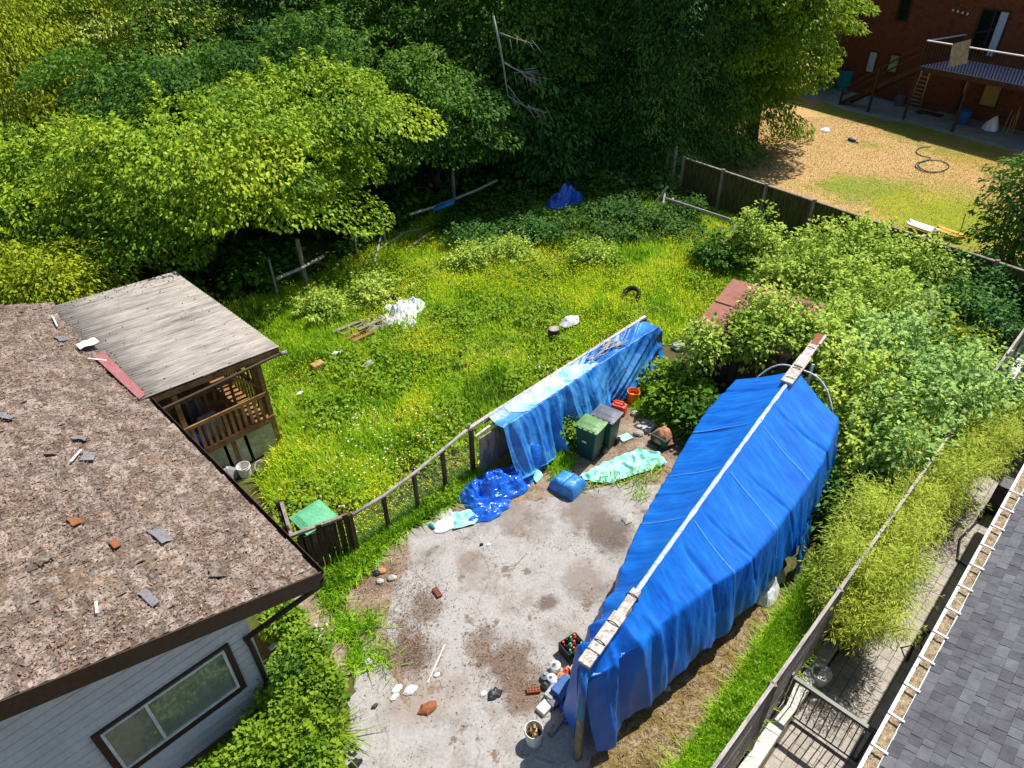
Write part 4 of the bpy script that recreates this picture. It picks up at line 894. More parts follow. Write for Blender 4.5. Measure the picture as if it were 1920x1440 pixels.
for s in (2.2, 4.0, 5.6, 7.2):
    for sg in (1, -1):
        pts = []
        for k in range(9): j = int(mid_ + sg * mid_ * .5 * k / 8); i = int(max(0, min(nu_, (s + .45 * k / 8 * (1 if sg > 0 else 0) - ST[0]) / (ST[-1] - ST[0]) * nu_))); pts.append(rows[i][j] + UP * .012)
for s_ in (3.3, 4.75, 6.3):
    for sg in (1, -1):
        i = int((s_ - ST[0]) / (ST[-1] - ST[0]) * nu_); js = [mid_ + sg * k for k in range(3, mid_ - 14)]
        sub(MB().grid([[rows[i + e][j] + UP * .005 + BB * sg * .004 for e in (0, 1)] for j in js][::sg]), 'seam', m_tarpseam, sheet, smooth=True)
mast = thing('mast', 'white peeling mast lying as ridge pole along the big blue tarp', 'mast', bq(0, 0, 2.4))
mb = MB(); mb.bar(bq(-.05, .0, 2.41), bq(1.2, 0, 2.46), .16, .1); mb.bar(bq(1.2, 0, 2.42), bq(8.0, 0, 2.78), .1, .1); mb.bar(bq(8.0, 0, 2.8), bq(8.9, 0, 2.9), .16, .12); mb.build('spar', m_peel, mast, bevel=.02)
mb = MB(); mb.bar(bq(.2, 0, 2.465), bq(.95, 0, 2.52), .21, .05); mb.bar(bq(.8, .01, 2.51), bq(1.45, 0, 2.575), .15, .05); mb.bar(bq(-.06, 0, 2.46), bq(.16, 0, 2.48), .2, .05); mb.build('front_plank', m_peel, mast, bevel=.008)
mb = MB(); mb.bar(bq(7.75, -.01, 2.93), bq(8.9, 0, 2.985), .25, .06); mb.bar(bq(8.4, 0, 2.98), bq(9.55, 0, 3.02), .2, .09); mb.build('rear_plank', m_peel, mast, bevel=.01)
MB().bar(bq(9.3, 0, 3.0), bq(9.86, .0, 3.06), .17, .1).build('tip', m_orange, mast, bevel=.01)
MB().bar(bq(9.45, .1, 3.03), bq(9.87, .1, 3.06), .05, .11).build('tip_cheek', m_peel, mast)
for s, z in ((.35, 2.52), (.72, 2.55), (1.3, 2.6), (7.9, 2.98), (8.3, 3.0), (9.2, 3.06)):
    pts = [bq(s + .02 * math.sin(a), .108 * math.cos(a), z - .05 + .062 * math.sin(a)) for a in [k * math.pi / 6 for k in range(13)]]; MB().tube(pts, .009, 5).build('lashing', m_rubber, mast)
pr_ = thing('prop_post', 'weathered round post propping the front end of the mast', 'post', bq(-.06, .12, 0))
MB().tube([bq(-.16, .08, 0), bq(-.1, .04, 1.2), bq(-.05, .0, 2.36)], [.068, .06, .055], 10).build('lower_pole', m_wood, pr_, smooth=True)
MB().tube([bq(-.11, .045, 1.14), bq(-.04, 0, 2.38)], [.07, .066], 10).build('sleeve', m_tarp2, pr_, smooth=True)
# unseen hull on blocks, added inside the tent to block light
hr = []
for i in range(21):
    s = .9 + 7.0 * i / 20; t = i / 20; bm_ = 1.0 * min(1, (t * 2.2) ** .6) * (1 - .15 * t); kz = .45 + .5 * (1 - t) ** 6
    hr.append([bq(s, bm_ * o, z) for o, z in ((-.9, 1.62), (-1, 1.5), (-.85, .95), (-.3, kz), (0, kz - .05), (.3, kz), (.85, .95), (1, 1.5), (.9, 1.62))])
hull = thing('boat', 'unseen boat hull added beneath the big blue tarp to block light', 'boat', bq(4.2, 0, 0))
MB().grid(hr).build('hull', m_dkwood, hull, smooth=True)
MB().add([*[r_[0] for r_ in hr], *[r_[-1] for r_ in hr]], [(i, i + 1, 22 + i, 21 + i) for i in range(20)]).build('deck', m_dkwood, hull)
MB().poly(hr[-1]).build('transom', m_dkwood, hull)
for s in (2.4, 5.6, 7.4): MB().box(bq(s, 0, 0), BA, BB, .3, .5, 0, .6).build('block', m_dkwood, hull)
# pipe hoops at the stern
for o, u2, lb in ((.95, (1560, 765), 'white bent pipe on the right of the mast behind the blue tarp'), (-.9, (1400, 690), 'white bent pipe along the left rear edge of the blue tarp')):
    e_ = bq(8.5, o, 2.1); pts = [bq(8.45 + .1 * math.sin(k / 8 * 3.14), o * k / 8, 2.9 - .1 * (k / 8) - .7 * (k / 8) ** 3) for k in range(9)]
    setp(MB().tube(pts + [bq(8.5, o * 1.08, 1.6)], .018, 6).build('pipe_hoop', m_white, smooth=True), lb, 'pipe')
setp(MB().bar(bq(8.6, .25, 2.5), bq(8.75, .22, 2.95), .06, .05).build('white_batten', m_white), 'short white batten under the rear end of the mast', 'batten')
setp(MB().lathe(bq(8.45, 1.02, 1.75), [(.045, 0), (.06, .05), (.06, .22), (.03, .26)], 10).build('white_bottle', m_wplas, smooth=True), 'white bottle hanging at the right rear corner of the blue tarp', 'bottle')

# ================================================================ tarped rack
def kq(t, o, z): q = Vector((-.98, 12.05, 0)) + L * t + MX * o; return Vector((q.x, q.y, z))
rk = thing('lumber_rack', 'long timber rack with a pale top rail beside the meadow', 'rack', kq(3.4, .4, 0))
MB().bar(kq(-.03, -.02, 1.5), kq(6.85, -.02, 1.52), .09, .06).build('top_rail', m_peel, rk)
MB().bar(kq(.05, .12, 1.3), kq(1.75, .12, 1.44), .06, .05).build('side_board', m_peel, rk)
for t in (.02, 2.3, 4.6, 6.8): MB().bar(kq(t, 0, 0), kq(t, 0, 1.47), .09, .09, up=L).build('post', m_dkwood, rk)
for t in (2.3, 4.6, 6.75): MB().bar(kq(t, .75, 0), kq(t, .5, 1.25), .08, .08, up=L).build('front_post', m_dkwood, rk)
for z, o in ((.3, .7), (.7, .65), (1.1, .5)):
    mb = MB()
    for i in range(4): mb.bar(kq(1.3, .08 + o * i / 4, z), kq(6.7, .08 + o * i / 4, z), .14, .16)
    mb.build('lumber', m_timber, rk)
mb = MB(); wv = Vector((0, 0, 0))
for i in range(30):
    for sg in (1, -1):
        t0, t1 = .03 + i * .055, .03 + i * .055 + sg * .62
        c0, c1 = max(.02, min(1.7, t0)), max(.02, min(1.7, t1)); z0, z1 = .62 + (c0 - t0) * sg * 1.15, .62 + (c1 - t0) * sg * 1.15
        if abs(c1 - c0) > .03: mb.bar(kq(c0, .15, z0), kq(c1, .15, z1), .009, .009)
mb.bar(kq(.02, .15, .62), kq(1.7, .15, .62), .02); mb.build('wire_panel', m_grey, rk)
MB().box(kq(.9, .19, 0), L, MX, 1.6, .04, .25, 1.25).build('back_panel', m_wood, rk)
rows = []; n1, n2 = 230, 80
for i in range(n1 + 1):
    t = .6 + 6.38 * i / n1; row = []; ed = max(0, (t - 6.4) / .58)
    for j in range(n2 + 1):
        q = j / n2
        if q < .08: o, z = -.12 + .1 * q / .08, 1.25 + .28 * q / .08
        elif q < .4: k = (q - .08) / .32; o, z = -.02 + .5 * k, 1.545 - .1 * k - .05 * math.sin(k * 3.14)
        else:
            k = (q - .4) / .6; tuck = 1 - .42 * max(0, min(1, (t - 3.5) / .8)); o, z = .48 + (.42 * k ** .8 + (.12 + .1 * N3(t, 0, 3)) * k ** 2) * tuck, 1.445 * (1 - k) + .03
        fr_ = max(0, q - .36) / .64; sw = max(0, min(1, (t - 3.3) / 1.2))
        pl = (1 - 2 * abs(N3(t * 2.1 + .4 * fr_, fr_ * .4, 4))) * .27 - .1 + (1 - 2 * abs(N3(t * 6, fr_ * .7, 6))) * .07
        sp_ = N3((t + 3.4 * q) * 1.7, q * 1.1, 5) * .12 + (1 - 2 * abs(N3((t + 3.6 * q) * 1.9, q * 1.4, 15))) * .15 - .06
        d = (1 - sw) * pl * fr_ ** .6 + sw * (sp_ + pl * .35 * fr_) + .012 * N3(t * 12, q * 12, 1)
        tt = t - ed * ed * .12 * q
        if t < 2.2 and q > .62: z = max(z, .03 + .1 * (2.2 - t))
        row.append(kq(tt + .05 * N3(q * 5, t * .3, 8), o + d * .8, max(.03, z + d * .55 - ed ** 3 * .25)))
    rows.append(row)
rows.append([p + L * .05 - UP * min(.5, p.z * .5) for p in rows[-1]]); rows.append([Vector((p.x, p.y, max(.03, p.z * .35))) + L * .06 for p in rows[-1]])
t2 = thing('rack_tarp', 'faded light blue tarp draped in folds over the long timber rack', 'tarp', kq(4, .5, 0))
ts = MB().grid(rows).build('tarp_sheet', m_tarp2, t2, smooth=True)
rr = []
for i in range(18, 132):
    e0 = .1 + .05 * N3(i * .07, 1, 1) + max(0, (i - 100) / 140); e1 = .4 + .035 * N3(i * .1, 2, 2) - max(0, (30 - i) / 60)
    if e1 > e0 + .04: rr.append([rows[i][int(n2 * (e0 + (e1 - e0) * k / 8))] + UP * .012 + MX * .004 for k in range(9)])
sub(MB().grid(rr), 'bleached_top', m_tarp2w, ts, smooth=True)
lt_ = []
for i in range(60): c_ = kq(R.uniform(4.0, 5.4), R.uniform(.0, .35), 1.53); lt_.append(c_)
mb = MB()
for c_ in lt_[:26]: a = R.uniform(-.5, .5); mb.bar(c_, c_ + (L * math.cos(a) + MX * math.sin(a)) * R.uniform(.15, .5) + UP * R.uniform(0, .05), .025, .02)
setp(mb.build('broken_sticks', m_dead), 'pale broken sticks lying on top of the faded blue tarp', 'sticks', kind='stuff')
setp(crumple(kq(1.35, .75, 0), L, MX, .5, .34, .75, 5.5, amp=.35).build('tarp_bundle', m_tarp3, smooth=True), 'plain royal blue tarp bundle against the wire panel of the rack', 'tarp')

# ================================================================ bins and containers
def wheelie(a, b_, c_, name, lb, body, lid, h=1.0):
    a, b_, c_ = Vector(a), Vector(b_), Vector(c_); ax = (b_ - a); ay = (c_ - b_); wx, wy = ax.length, ay.length; ax = ax.normalized(); ay = (ay - ax * ay.dot(ax)).normalized()
    wx = min(max(wx, .5), .62); wy = min(max(wy, .55), .7)
    c0 = (a + c_) / 2; c0.z = 0
    t = thing(name, lb, 'bin', c0)
    mb = MB(); bb = [c0 + ax * i * wx * .38 + ay * j * wy * .36 for i, j in ((-1, -1), (1, -1), (1, 1), (-1, 1))]; tt = [c0 + ax * i * wx * .48 + ay * j * wy * .47 + UP * (h - .06) for i, j in ((-1, -1), (1, -1), (1, 1), (-1, 1))]
    mb.add(bb + tt, [(3, 2, 1, 0), (4, 5, 6, 7), (0, 1, 5, 4), (1, 2, 6, 5), (2, 3, 7, 6), (3, 0, 4, 7)])
    mb.build('body', body, t, bevel=.03)
    mb = MB()
    for i, j, i2, j2 in ((-1, -1, 1, -1), (1, -1, 1, 1), (1, 1, -1, 1), (-1, 1, -1, -1)): mb.bar(c0 + ax * i * wx * .5 + ay * j * wy * .49 + UP * (h - .075), c0 + ax * i2 * wx * .5 + ay * j2 * wy * .49 + UP * (h - .075), .03, .05)
    mb.build('rim', body, t)
    ld = MB(); rw_ = []
    for i in range(9):
        u = i / 8 - .5; r_ = []
        for j in range(9): v = j / 8 - .5; r_.append(c0 + ax * u * wx * 1.04 + ay * v * wy * 1.04 + UP * (h - .035 + .055 * (1 - abs(2 * v) ** 3) * (1 - abs(2 * u) ** 4) + (.02 if abs(u) < .3 and -.25 < v < .3 else 0)))
        rw_.append(r_)
    ld.grid(rw_); lo_ = ld.build('lid', lid, t, solid=.02)
    for i in range(4): sub(MB().box(c0 + ax * wx * (-.36 + .24 * i) - ay * wy * .42 + UP * (h - .01), ax, ay, .05, .09, 0, .035), 'lid_rib', lid, lo_, bevel=.008)
    MB().tube([c0 - ax * wx * .34 + ay * wy * .56 + UP * (h - .08), c0 + ax * wx * .34 + ay * wy * .56 + UP * (h - .08)], .018, 8).build('handle', body, t)
    for i in (-1, 1):
        MB().lathe(c0 + ax * i * wx * .44 + ay * wy * .4 + UP * .1 - ax * .025, [(.1, 0), (.1, .05)], 16, axis=ax).build('wheel', m_rubber, t)
    return t, c0, ax, ay, wx, wy
t, c0, ax, ay, wx, wy = wheelie(P(1077, 795, 1), P(1118, 812, 1), P(1140, 793, 1), 'wheelie_bin', 'dark green wheelie bin with pale green lid beside the draped rack', m_bgreen, m_lgreen)
MB().box(c0 - ay * wy * .448 + UP * .55 - ax * .03, ax, ay, .11, .012, 0, .05).build('sticker', m_white, t)
wheelie(P(1109, 774, 1), P(1151, 791, 1), P(1166, 776, 1), 'wheelie_bin', 'green wheelie bin with grey lid behind the pale lidded one', m_bgreen, m_lgrey)
# red fuel can
c_ = kq(4.4, 1.02, 0); x, y = (L * .3 + MX).normalized(), None; y = Vector((-x.y, x.x, 0))
can = thing('fuel_can', 'red plastic fuel can standing behind the grey lidded bin', 'can', c_)
MB().box(c_, x, y, .46, .3, 0, .3, .9).build('body', m_can, can, bevel=.06)
MB().tube([c_ + x * .15 + UP * .28, c_ + x * .12 + UP * .38, c_ - x * .1 + UP * .38, c_ - x * .13 + UP * .28], .025, 8).build('handle', m_can, can, smooth=True)
MB().lathe(c_ - x * .17 + UP * .26, [(.04, 0), (.04, .08), (.025, .1)], 10, axis=UP - x * .5).build('cap', m_rubber, can)
def bucket(c_, r_, h, m, name, lb, fill=None, cat='bucket'):
    t = thing(name, lb, cat, c_)
    MB().lathe(c_, [(r_ * .84, .0), (r_ * .86, .01), (r_ * .97, h * .8), (r_ * 1.05, h * .81), (r_ * 1.05, h * .84), (r_, h * .85), (r_ * 1.03, h), (r_ * .96, h), (r_ * .9, h * .5), (r_ * .8, .03)], 24).build('shell', m, t, smooth=False)
    MB().tube([Vector(c_) + Vector((math.cos(a) * r_ * 1.07, math.sin(a) * .25 * r_ - r_ * .9 * abs(math.sin(a)), h * .86 - .1 * abs(math.sin(a)))) for a in [math.pi * k / 10 for k in range(11)]], .006, 5).build('bail', m_grey, t)
    if fill: MB().lathe(Vector(c_) + UP * h * .55, [(r_ * .9, 0), (.01, .02)], 16).build('contents', fill, t)
    return t
bucket(kq(5.08, 1.0, 0), .17, .34, m_obuck, 'bucket', 'orange bucket behind the red fuel can', m_obuck)
bk = P(1001, 1389)
bucket(bk, .15, .37, m_white, 'bucket', 'white bucket filled with wooden offcuts in front of the boat', m_dkwood)
for i, (a, r_, ln, m, lb) in enumerate(((.3, .06, .34, m_tan, 'longest tan wood offcut slanting in the white bucket'), (2.2, .07, .3, m_timber, 'brown wood offcut at the far side of the white bucket'), (4.1, .06, .26, m_tan, 'short tan wood offcut at the near side of the white bucket'), (5.3, .05, .28, m_stone, 'pale block end sticking from the white bucket'))):
    p = bk + Vector((math.cos(a) * r_, math.sin(a) * r_, .1)); setp(MB().bar(p, p + Vector((math.cos(a + 2.4) * .05, math.sin(a + 2.4) * .05, ln - .03)), .07, .035).build('wood_offcut', m), lb, 'wood offcut', 'offcuts in the white bucket')
bucket(P(461, 890), .16, .3, m_white, 'bucket', 'white bucket lying in the grass by the porch corner')
setp(MB().lathe(P(490, 876, .1), [(.13, 0), (.15, .2), (.16, .2), (.14, .03)], 18, axis=Vector((.3, -.5, .6))).build('white_tub', m_white), 'tipped white tub right of the white bucket by the porch', 'tub')
setp(crumple(P(432, 893), L, MX, .26, .2, .22, 6.6).build('grey_sheeting', m_grey), 'grey crumpled sheeting beside the white bucket at the house eave', 'sheeting')
# compost bin and its picket screen
c_ = Vector((-4.2, 9.95, 0)); x, y = L, MX
cb = thing('compost_bin', 'green bin with a mint lid behind the dark picket screen', 'bin', c_)
MB().box(c_, x, y, .6, .56, 0, .9, 1.12).build('body', m_bgreen, cb, bevel=.03)
rows = [[c_ + x * (u / 10 - .5) * .74 + y * (v / 10 - .5) * .7 + UP * (.93 + .05 * (1 - abs(u / 5 - 1) ** 4) * (1 - abs(v / 5 - 1) ** 4) + (.022 if abs(u / 5 - 1) < .62 and -.62 < v / 5 - 1 < .4 else 0)) for v in range(11)] for u in range(11)]
lid = MB().grid(rows).build('lid', m_mint, cb, solid=.025)
pk = thing('picket_screen', 'dark weathered picket screen around the mint lidded bin', 'fence', (-4.4, 9.2, 0))
def pickets(a, b_, n, h, nm):
    a, b_ = Vector(a), Vector(b_); mb = MB(); d = (b_ - a).normalized(); nn = Vector((d.y, -d.x, 0))
    for i in range(n):
        p = a.lerp(b_, (i + .5) / n); wd = (b_ - a).length / n * R.uniform(.7, .98); hh = h * R.uniform(.9, 1.04)
        mb.bar(p + nn * R.uniform(-.015, .015), p + nn * R.uniform(-.04, .04) + UP * hh, wd, .02, up=nn)
    mb.build(nm, m_dkwood, pk); MB().bar(a - nn * .05 + UP * h * .99, b_ - nn * .05 + UP * h * .97, .07, .06).build('top_rail', m_wood, pk)
pickets((-4.46, 9.13, 0), (-3.38, 9.72, 0), 9, 1.2, 'front_pickets'); pickets((-4.9, 10.1, 0), (-4.46, 9.2, 0), 7, 1.2, 'side_pickets')
for p in ((-3.36, 9.72, 0), (-4.46, 9.12, 0), (-4.92, 10.12, 0)): MB().bar(p, Vector(p) + UP * 1.24, .09, .09, up=L).build('post', m_dkwood, pk)

# ================================================================ chain link fence
cf = thing('wire_fence', 'sagging wire mesh fence with a weathered wooden top rail', 'fence', (-2.2, 10.8, 0))
c0, c1 = Vector((-3.36, 9.74, 0)), Vector((-1.0, 12.08, 0)); n_ = 4
tops = [1.15, 1.12, 1.2, 1.34, 1.5]; tp_ = [c0.lerp(c1, i / n_) + UP * tops[i] for i in range(n_ + 1)]
MB().tube(tp_, .04, 8).build('top_rail', m_dead, cf, smooth=True)
for i in (1, 2, 3): MB().bar(c0.lerp(c1, i / n_), tp_[i], .09, .07, up=L).build('post', m_dkwood, cf)
MB().tube([c1, c1 + UP * 1.62], .035, 8).build('end_post', m_grey, cf)
mb = MB(); ln = (c1 - c0).length
for i in range(-20, 60):
    for sg in (1, -1):
        a0 = i * .075; pts = []
        for k in range(2):
            zz = .03 + k * 1.08; tt = a0 + sg * (zz * .9) + (0 if sg > 0 else 1); pts.append((tt, zz))
        (ta, za), (tb_, zb) = pts
        if ta > tb_: ta, za, tb_, zb = tb_, zb, ta, za
        if tb_ <= 0 or ta >= ln: continue
        f = lambda t_: za + (zb - za) * (t_ - ta) / (tb_ - ta)
        u0, u1 = max(0, ta), min(ln, tb_); mb.bar(c0.lerp(c1, u0 / ln) + UP * f(u0), c0.lerp(c1, u1 / ln) + UP * f(u1), .006, .006)
mb.build('wire_mesh', m_grey, cf)

# ================================================================ sheets and heaps by the driveway
d_ = (P(1010, 880) - P(855, 935)).normalized(); n2_ = Vector((d_.y, -d_.x, 0))
setp(crumple(P(928, 915), d_, n2_, 1.02, .48, .3, 2.7, 34, 64, .8, .3, fr=1.2).build('tarp_heap', m_tarp3), 'shiny crumpled royal blue tarp heap at the end of the wire fence', 'tarp')
setp(crumple(P(918, 958), d_, n2_, .5, .26, .1, 12.1, 20, 40, .8, .5, fr=1.3).build('tarp_flap', m_tarp3), 'loose flap of royal blue tarp spread on the driveway', 'tarp')
x = (P(1100, 918) - P(1040, 885)).normalized(); y = Vector((-x.y, x.x, 0)); c_ = P(1064, 915)
bd = thing('wrapped_bundle', 'blue tarp wrapped square bundle on the driveway edge', 'bundle', c_)
rows = []
for i in range(25):
    u = i / 24 * 2 - 1; row = []
    for j in range(25):
        v = j / 24 * 2 - 1; e = (1 - abs(u) ** 6) * (1 - abs(v) ** 6)
        row.append(c_ + x * u * .36 * (1 + .06 * N3(v * 2, u, 1)) + y * v * .31 * (1 + .08 * N3(u * 2, v, 3)) + UP * max(.01, .34 * e ** .5 * (1 + .1 * u - .08 * v) + .03 * N3(u * 3, v * 3, 5) - .03 * math.exp(-((u - .1) / .05) ** 2)))
    rows.append(row)
MB().grid(rows).build('wrapping', m_tarp2, bd, smooth=True)
MB().tube([p + UP * .015 for p in [rows[13][j] for j in range(2, 23)]], .012, 6).build('cord', m_tarp3, bd)
tl = [(1086, 895), (1130, 870), (1195, 845), (1235, 850), (1250, 872), (1200, 890), (1150, 908), (1110, 908)]
def sheetpoly(px, h, seed, m, name, lb, n=36, fr=5):
    pts = np.array([(P(*q).x, P(*q).y) for q in px]); c = pts.mean(0); rows = []
    per = [Vector((*a, 0)).lerp(Vector((*b, 0)), k / 8) for a, b in zip(pts.tolist(), np.roll(pts, -1, 0).tolist()) for k in range(8)]; per.append(per[0])
    for i in range(n + 1):
        r_ = i / n; row = []
        for k, p in enumerate(per):
            q = Vector((c[0], c[1], 0)).lerp(p, r_ * (1 + (0 if k in (0, len(per) - 1) else .05 * N3(k * .9, seed, 0)) * r_)); z = .02 + h * (.55 + .5 * N3(q.x * fr, q.y * fr, seed)) * (1 - r_ ** 5 * .8) + h * .7 * max(0, 1 - 3 * abs(N3(q.x * fr * .8 + 3, q.y * fr * .8, seed + 4)))
            row.append(Vector((q.x, q.y, max(.015, z))))
        rows.append(row)
    return setp(MB().grid(rows).build(name, m), lb, 'sheet')
sheetpoly(tl, .09, 3, m_teal, 'mint_sheet', 'large pale mint plastic sheet on the ground before the bins')
sheetpoly([(845, 965), (880, 958), (905, 968), (890, 985), (850, 995)], .06, 8, m_teal, 'mint_sheet', 'small torn mint plastic sheet at the foot of the blue tarp heap')
sheetpoly([(985, 872), (1010, 866), (1018, 895), (1005, 908), (995, 890)], .08, 9, m_teal, 'mint_sheet', 'narrow mint plastic strip between blue tarp heap and wrapped bundle')
setp(MB().lathe(P(831, 962), [(.2, 0), (.21, .02), (.19, .04), (.05, .03)], 20).build('round_lid', m_stone), 'round white lid on the ground at the left of the blue tarp heap', 'lid')
setp(crumple(P(835, 985), L, MX, .3, .2, .06, 9.4).build('white_scraps', m_wplas), 'white torn plastic below the round lid at the driveway edge', 'scrap')
setp(MB().lathe(P(805, 983, .04), [(.035, 0), (.04, .02), (.04, .14), (.018, .18), (.018, .21)], 10, axis=MX).build('teal_bottle', m_teald), 'small teal bottle in the gravel left of the round lid', 'bottle')
c_ = P(1240, 832)
cx = thing('open_crate', 'dark green open crate holding crumpled clay coloured cardboard', 'crate', c_)
mb = MB(); x, y = MX, L
for i in (-1, 1): mb.bar(c_ + x * i * .22 - y * .17 + UP * .16, c_ + x * i * .22 + y * .17 + UP * .16, .03, .3); mb.bar(c_ + y * i * .17 - x * .22 + UP * .16, c_ + y * i * .17 + x * .22 + UP * .16, .03, .3)
mb.build('crate', m_bgreen, cx)
setp(crumple(P(1242, 824, .12), MX, L, .3, .24, .3, 7.7, 12, 18, .6, .3).build('cardboard', m_clay), 'clay coloured crumpled cardboard in the dark green crate', 'cardboard')
setp(crumple(P(1135, 838), L, MX, .5, .2, .12, 4.9, 16, 24, .6, .4).build('dirt_heap', m_dirt, smooth=True), 'low heap of brown dirt between the bins and the mint sheet', 'dirt heap')
setp(MB().box(P(1172, 822), (L + MX * .3).normalized(), (MX - L * .3).normalized(), .32, .24, 0, .05).build('mint_board', m_teal, bevel=.01), 'small pale mint board lying right of the bins', 'board')
setp(MB().box(P(1213, 800), L, MX, .45, .4, 0, .06).build('paving_slab', m_stone, bevel=.02), 'grey paving slab lying left of the green crate', 'slab')
for u, v, s, m, lb in ((1197, 812, .14, m_stone, 'pale rubble stone beside the paving slab'), (1228, 790, .11, m_stone, 'small pale stone above the paving slab'), (1190, 775, .12, m_stone, 'pale stone right of the red fuel can'), (1215, 768, .1, m_stone, 'small stone in the weeds above the paving slab'), (1290, 812, .13, m_stone, 'pale stone at the left edge of the big blue tarp'), (1275, 650, .26, m_stone, 'big pale boulder by the shed corner'), (1150, 1374, .11, m_clay, 'pinkish stone at the right of the prop post'), (1250, 1291, .08, m_stone, 'pale stone under the hem of the big blue tarp'), (706, 1075, .1, m_black, 'black stone chunk at the left driveway edge'), (716, 1071, .1, m_clay, 'reddish stone beside the black chunk'), (735, 1084, .1, m_stone, 'white stone chunk right of the black one'), (712, 1090, .09, m_stone, 'grey stone chunk below the black one'), (690, 1241, .1, m_stone, 'square stone in the weeds at the left driveway edge')):
    c_ = P(u, v, s * .3); mb = MB(); rows = []
    for i in range(7):
        th_ = math.pi * i / 6; rows.append([c_ + Vector((math.sin(th_) * math.cos(a), math.sin(th_) * math.sin(a) * .8, math.cos(th_) * .6)) * s * (1 + .25 * N3(math.cos(a) + u, math.sin(a), th_)) for a in [2 * math.pi * k / 9 for k in range(10)]])
    setp(MB().grid(rows[::-1]).build('stone', m), lb, 'stone', 'stones lying about the yard')
# ================================================================ jumble at the bow
c_ = P(1072, 1222); x = (L + MX * .2).normalized(); y = Vector((x.y, -x.x, 0))
cr8 = thing('bottle_crate', 'dark crate full of small coloured bottles at the bow of the boat', 'crate', c_)
mb = MB()
for i in (-1, 1): mb.bar(c_ + x * i * .19 - y * .15 + UP * .13, c_ + x * i * .19 + y * .15 + UP * .13, .02, .26); mb.bar(c_ + y * i * .15 - x * .19 + UP * .13, c_ + y * i * .15 + x * .19 + UP * .13, .02, .26)
mb.box(c_, x, y, .38, .3, .004, .02); mb.build('crate', m_rubber, cr8)
cols_ = [m_can, m_bgreen, m_mint, m_clay, m_white, m_rubber, m_tan, m_mint]
nm_ = ['red', 'dark green', 'mint', 'clay coloured', 'white', 'black', 'tan', 'mint green']
for i in range(12):
    p = c_ + x * (-.13 + .087 * (i % 4)) + y * (-.1 + .1 * (i // 4)) + UP * .02; kq_ = (i * 5 + i // 3) % 8
    setp(MB().lathe(p, [(.036, 0), (.038, .02), (.038, .19 + R.random() * .06), (.018, .26), (.018, .29)], 10).build('bottle', cols_[kq_]), f'{nm_[kq_]} bottle in the {("front", "second", "third", "back")[i % 4]} row of the crate at the bow, {("left", "middle", "right")[i // 4]} one', 'bottle', 'bottles in the crate at the bow')
def jug(u, v, h, r_, m, lb, tilt=None):
    c_ = P(u, v); return setp(MB().lathe(c_, [(r_ * .9, 0), (r_, .02), (r_, h * .6), (r_ * .4, h * .82), (r_ * .28, h * .85), (r_ * .3, h)], 14, axis=tilt or UP).build('jug', m, smooth=False), lb, 'jug', 'jugs and jars in the jumble at the bow')
jug(1041, 1256, .26, .1, m_white, 'tall white jug topmost in the jumble at the bow'); jug(1022, 1272, .16, .085, m_grey, 'grey jar at the far left of the jumble'); jug(1034, 1277, .2, .085, m_wplas, 'white jar right of the grey jar in the jumble')
jug(1022, 1288, .12, .08, m_black, 'black pot below the grey jar in the jumble'); jug(1062, 1262, .14, .07, m_can, 'red jar behind the tall white jug'); jug(1052, 1272, .13, .08, m_clay, 'clay coloured pot right of the tall white jug')
jug(1046, 1285, .22, .09, m_wplas, 'white bottle lying across the middle of the jumble', Vector((-.6, .3, .5)))
def bx(u, v, sx, sy, h, m, rz, name, lb, cat='box', z=0, bev=.015):
    a = Vector((math.cos(rz), math.sin(rz), 0)); return setp(MB().box(P(u, v, z), a, Vector((-a.y, a.x, 0)), sx, sy, 0, h, .94).build(name, m, bevel=bev), lb, cat)
bx(1056, 1300, .4, .3, .24, m_blueb, .8, 'storage_tub', 'blue storage tub in the jumble under the bow', 'tub'); bx(1034, 1304, .28, .18, .14, m_grey, .9, 'metal_box', 'grey metal box left of the blue storage tub'); bx(1040, 1318, .26, .2, .12, m_lgrey, .7, 'plastic_case', 'grey plastic case in front of the blue storage tub', 'case')
bx(1020, 1330, .24, .2, .1, m_soffit, .8, 'cream_box', 'cream box nearest the white bucket'); bx(1058, 1282, .22, .16, .18, m_lgrey, .4, 'toolbox', 'dark grey toolbox between the tall jug and the storage tub', 'toolbox'); bx(1064, 1325, .3, .22, .1, m_blueb, .2, 'blue_tray', 'flat blue tray in the shade by the prop post', 'tray'); bx(1062, 1352, .14, .1, .05, m_tarp3, .4, 'blue_scrap', 'small blue scrap in the shade left of the prop post', 'scrap')
for u, v, rz, lb in ((1000, 1296, .1, 'red hole brick left of the jumble at the bow'), (820, 1113, -1.0, 'brick lying alone in the upper left driveway')):
    a = Vector((math.cos(rz), math.sin(rz), 0)); b_ = Vector((-a.y, a.x, 0)); c_ = P(u, v); br_ = thing('brick', lb, 'brick', c_); MB().box(c_, a, b_, .24, .11, 0, .07).build('block', m_brick, br_, bevel=.006)
    mb = MB()
    for i in range(4):
        for j in (-1, 1): mb.box(c_ + a * (-.08 + .053 * i) + b_ * j * .025 + UP * .07, a, b_, .028, .025, -.002, .003)
    mb.build('holes', m_rubber, br_)
setp(MB().bar(P(1085, 1302, .1), P(1030, 1378, .04), .09, .03).build('loose_plank', m_wood), 'grey plank slanting from the jumble towards the white bucket', 'plank')
setp(MB().bar(P(1110, 1200, 1.0), P(1068, 1247, .1), .05, .03).build('black_lath', m_rubber), 'dark lath leaning on the tarp behind the bottle crate', 'lath')
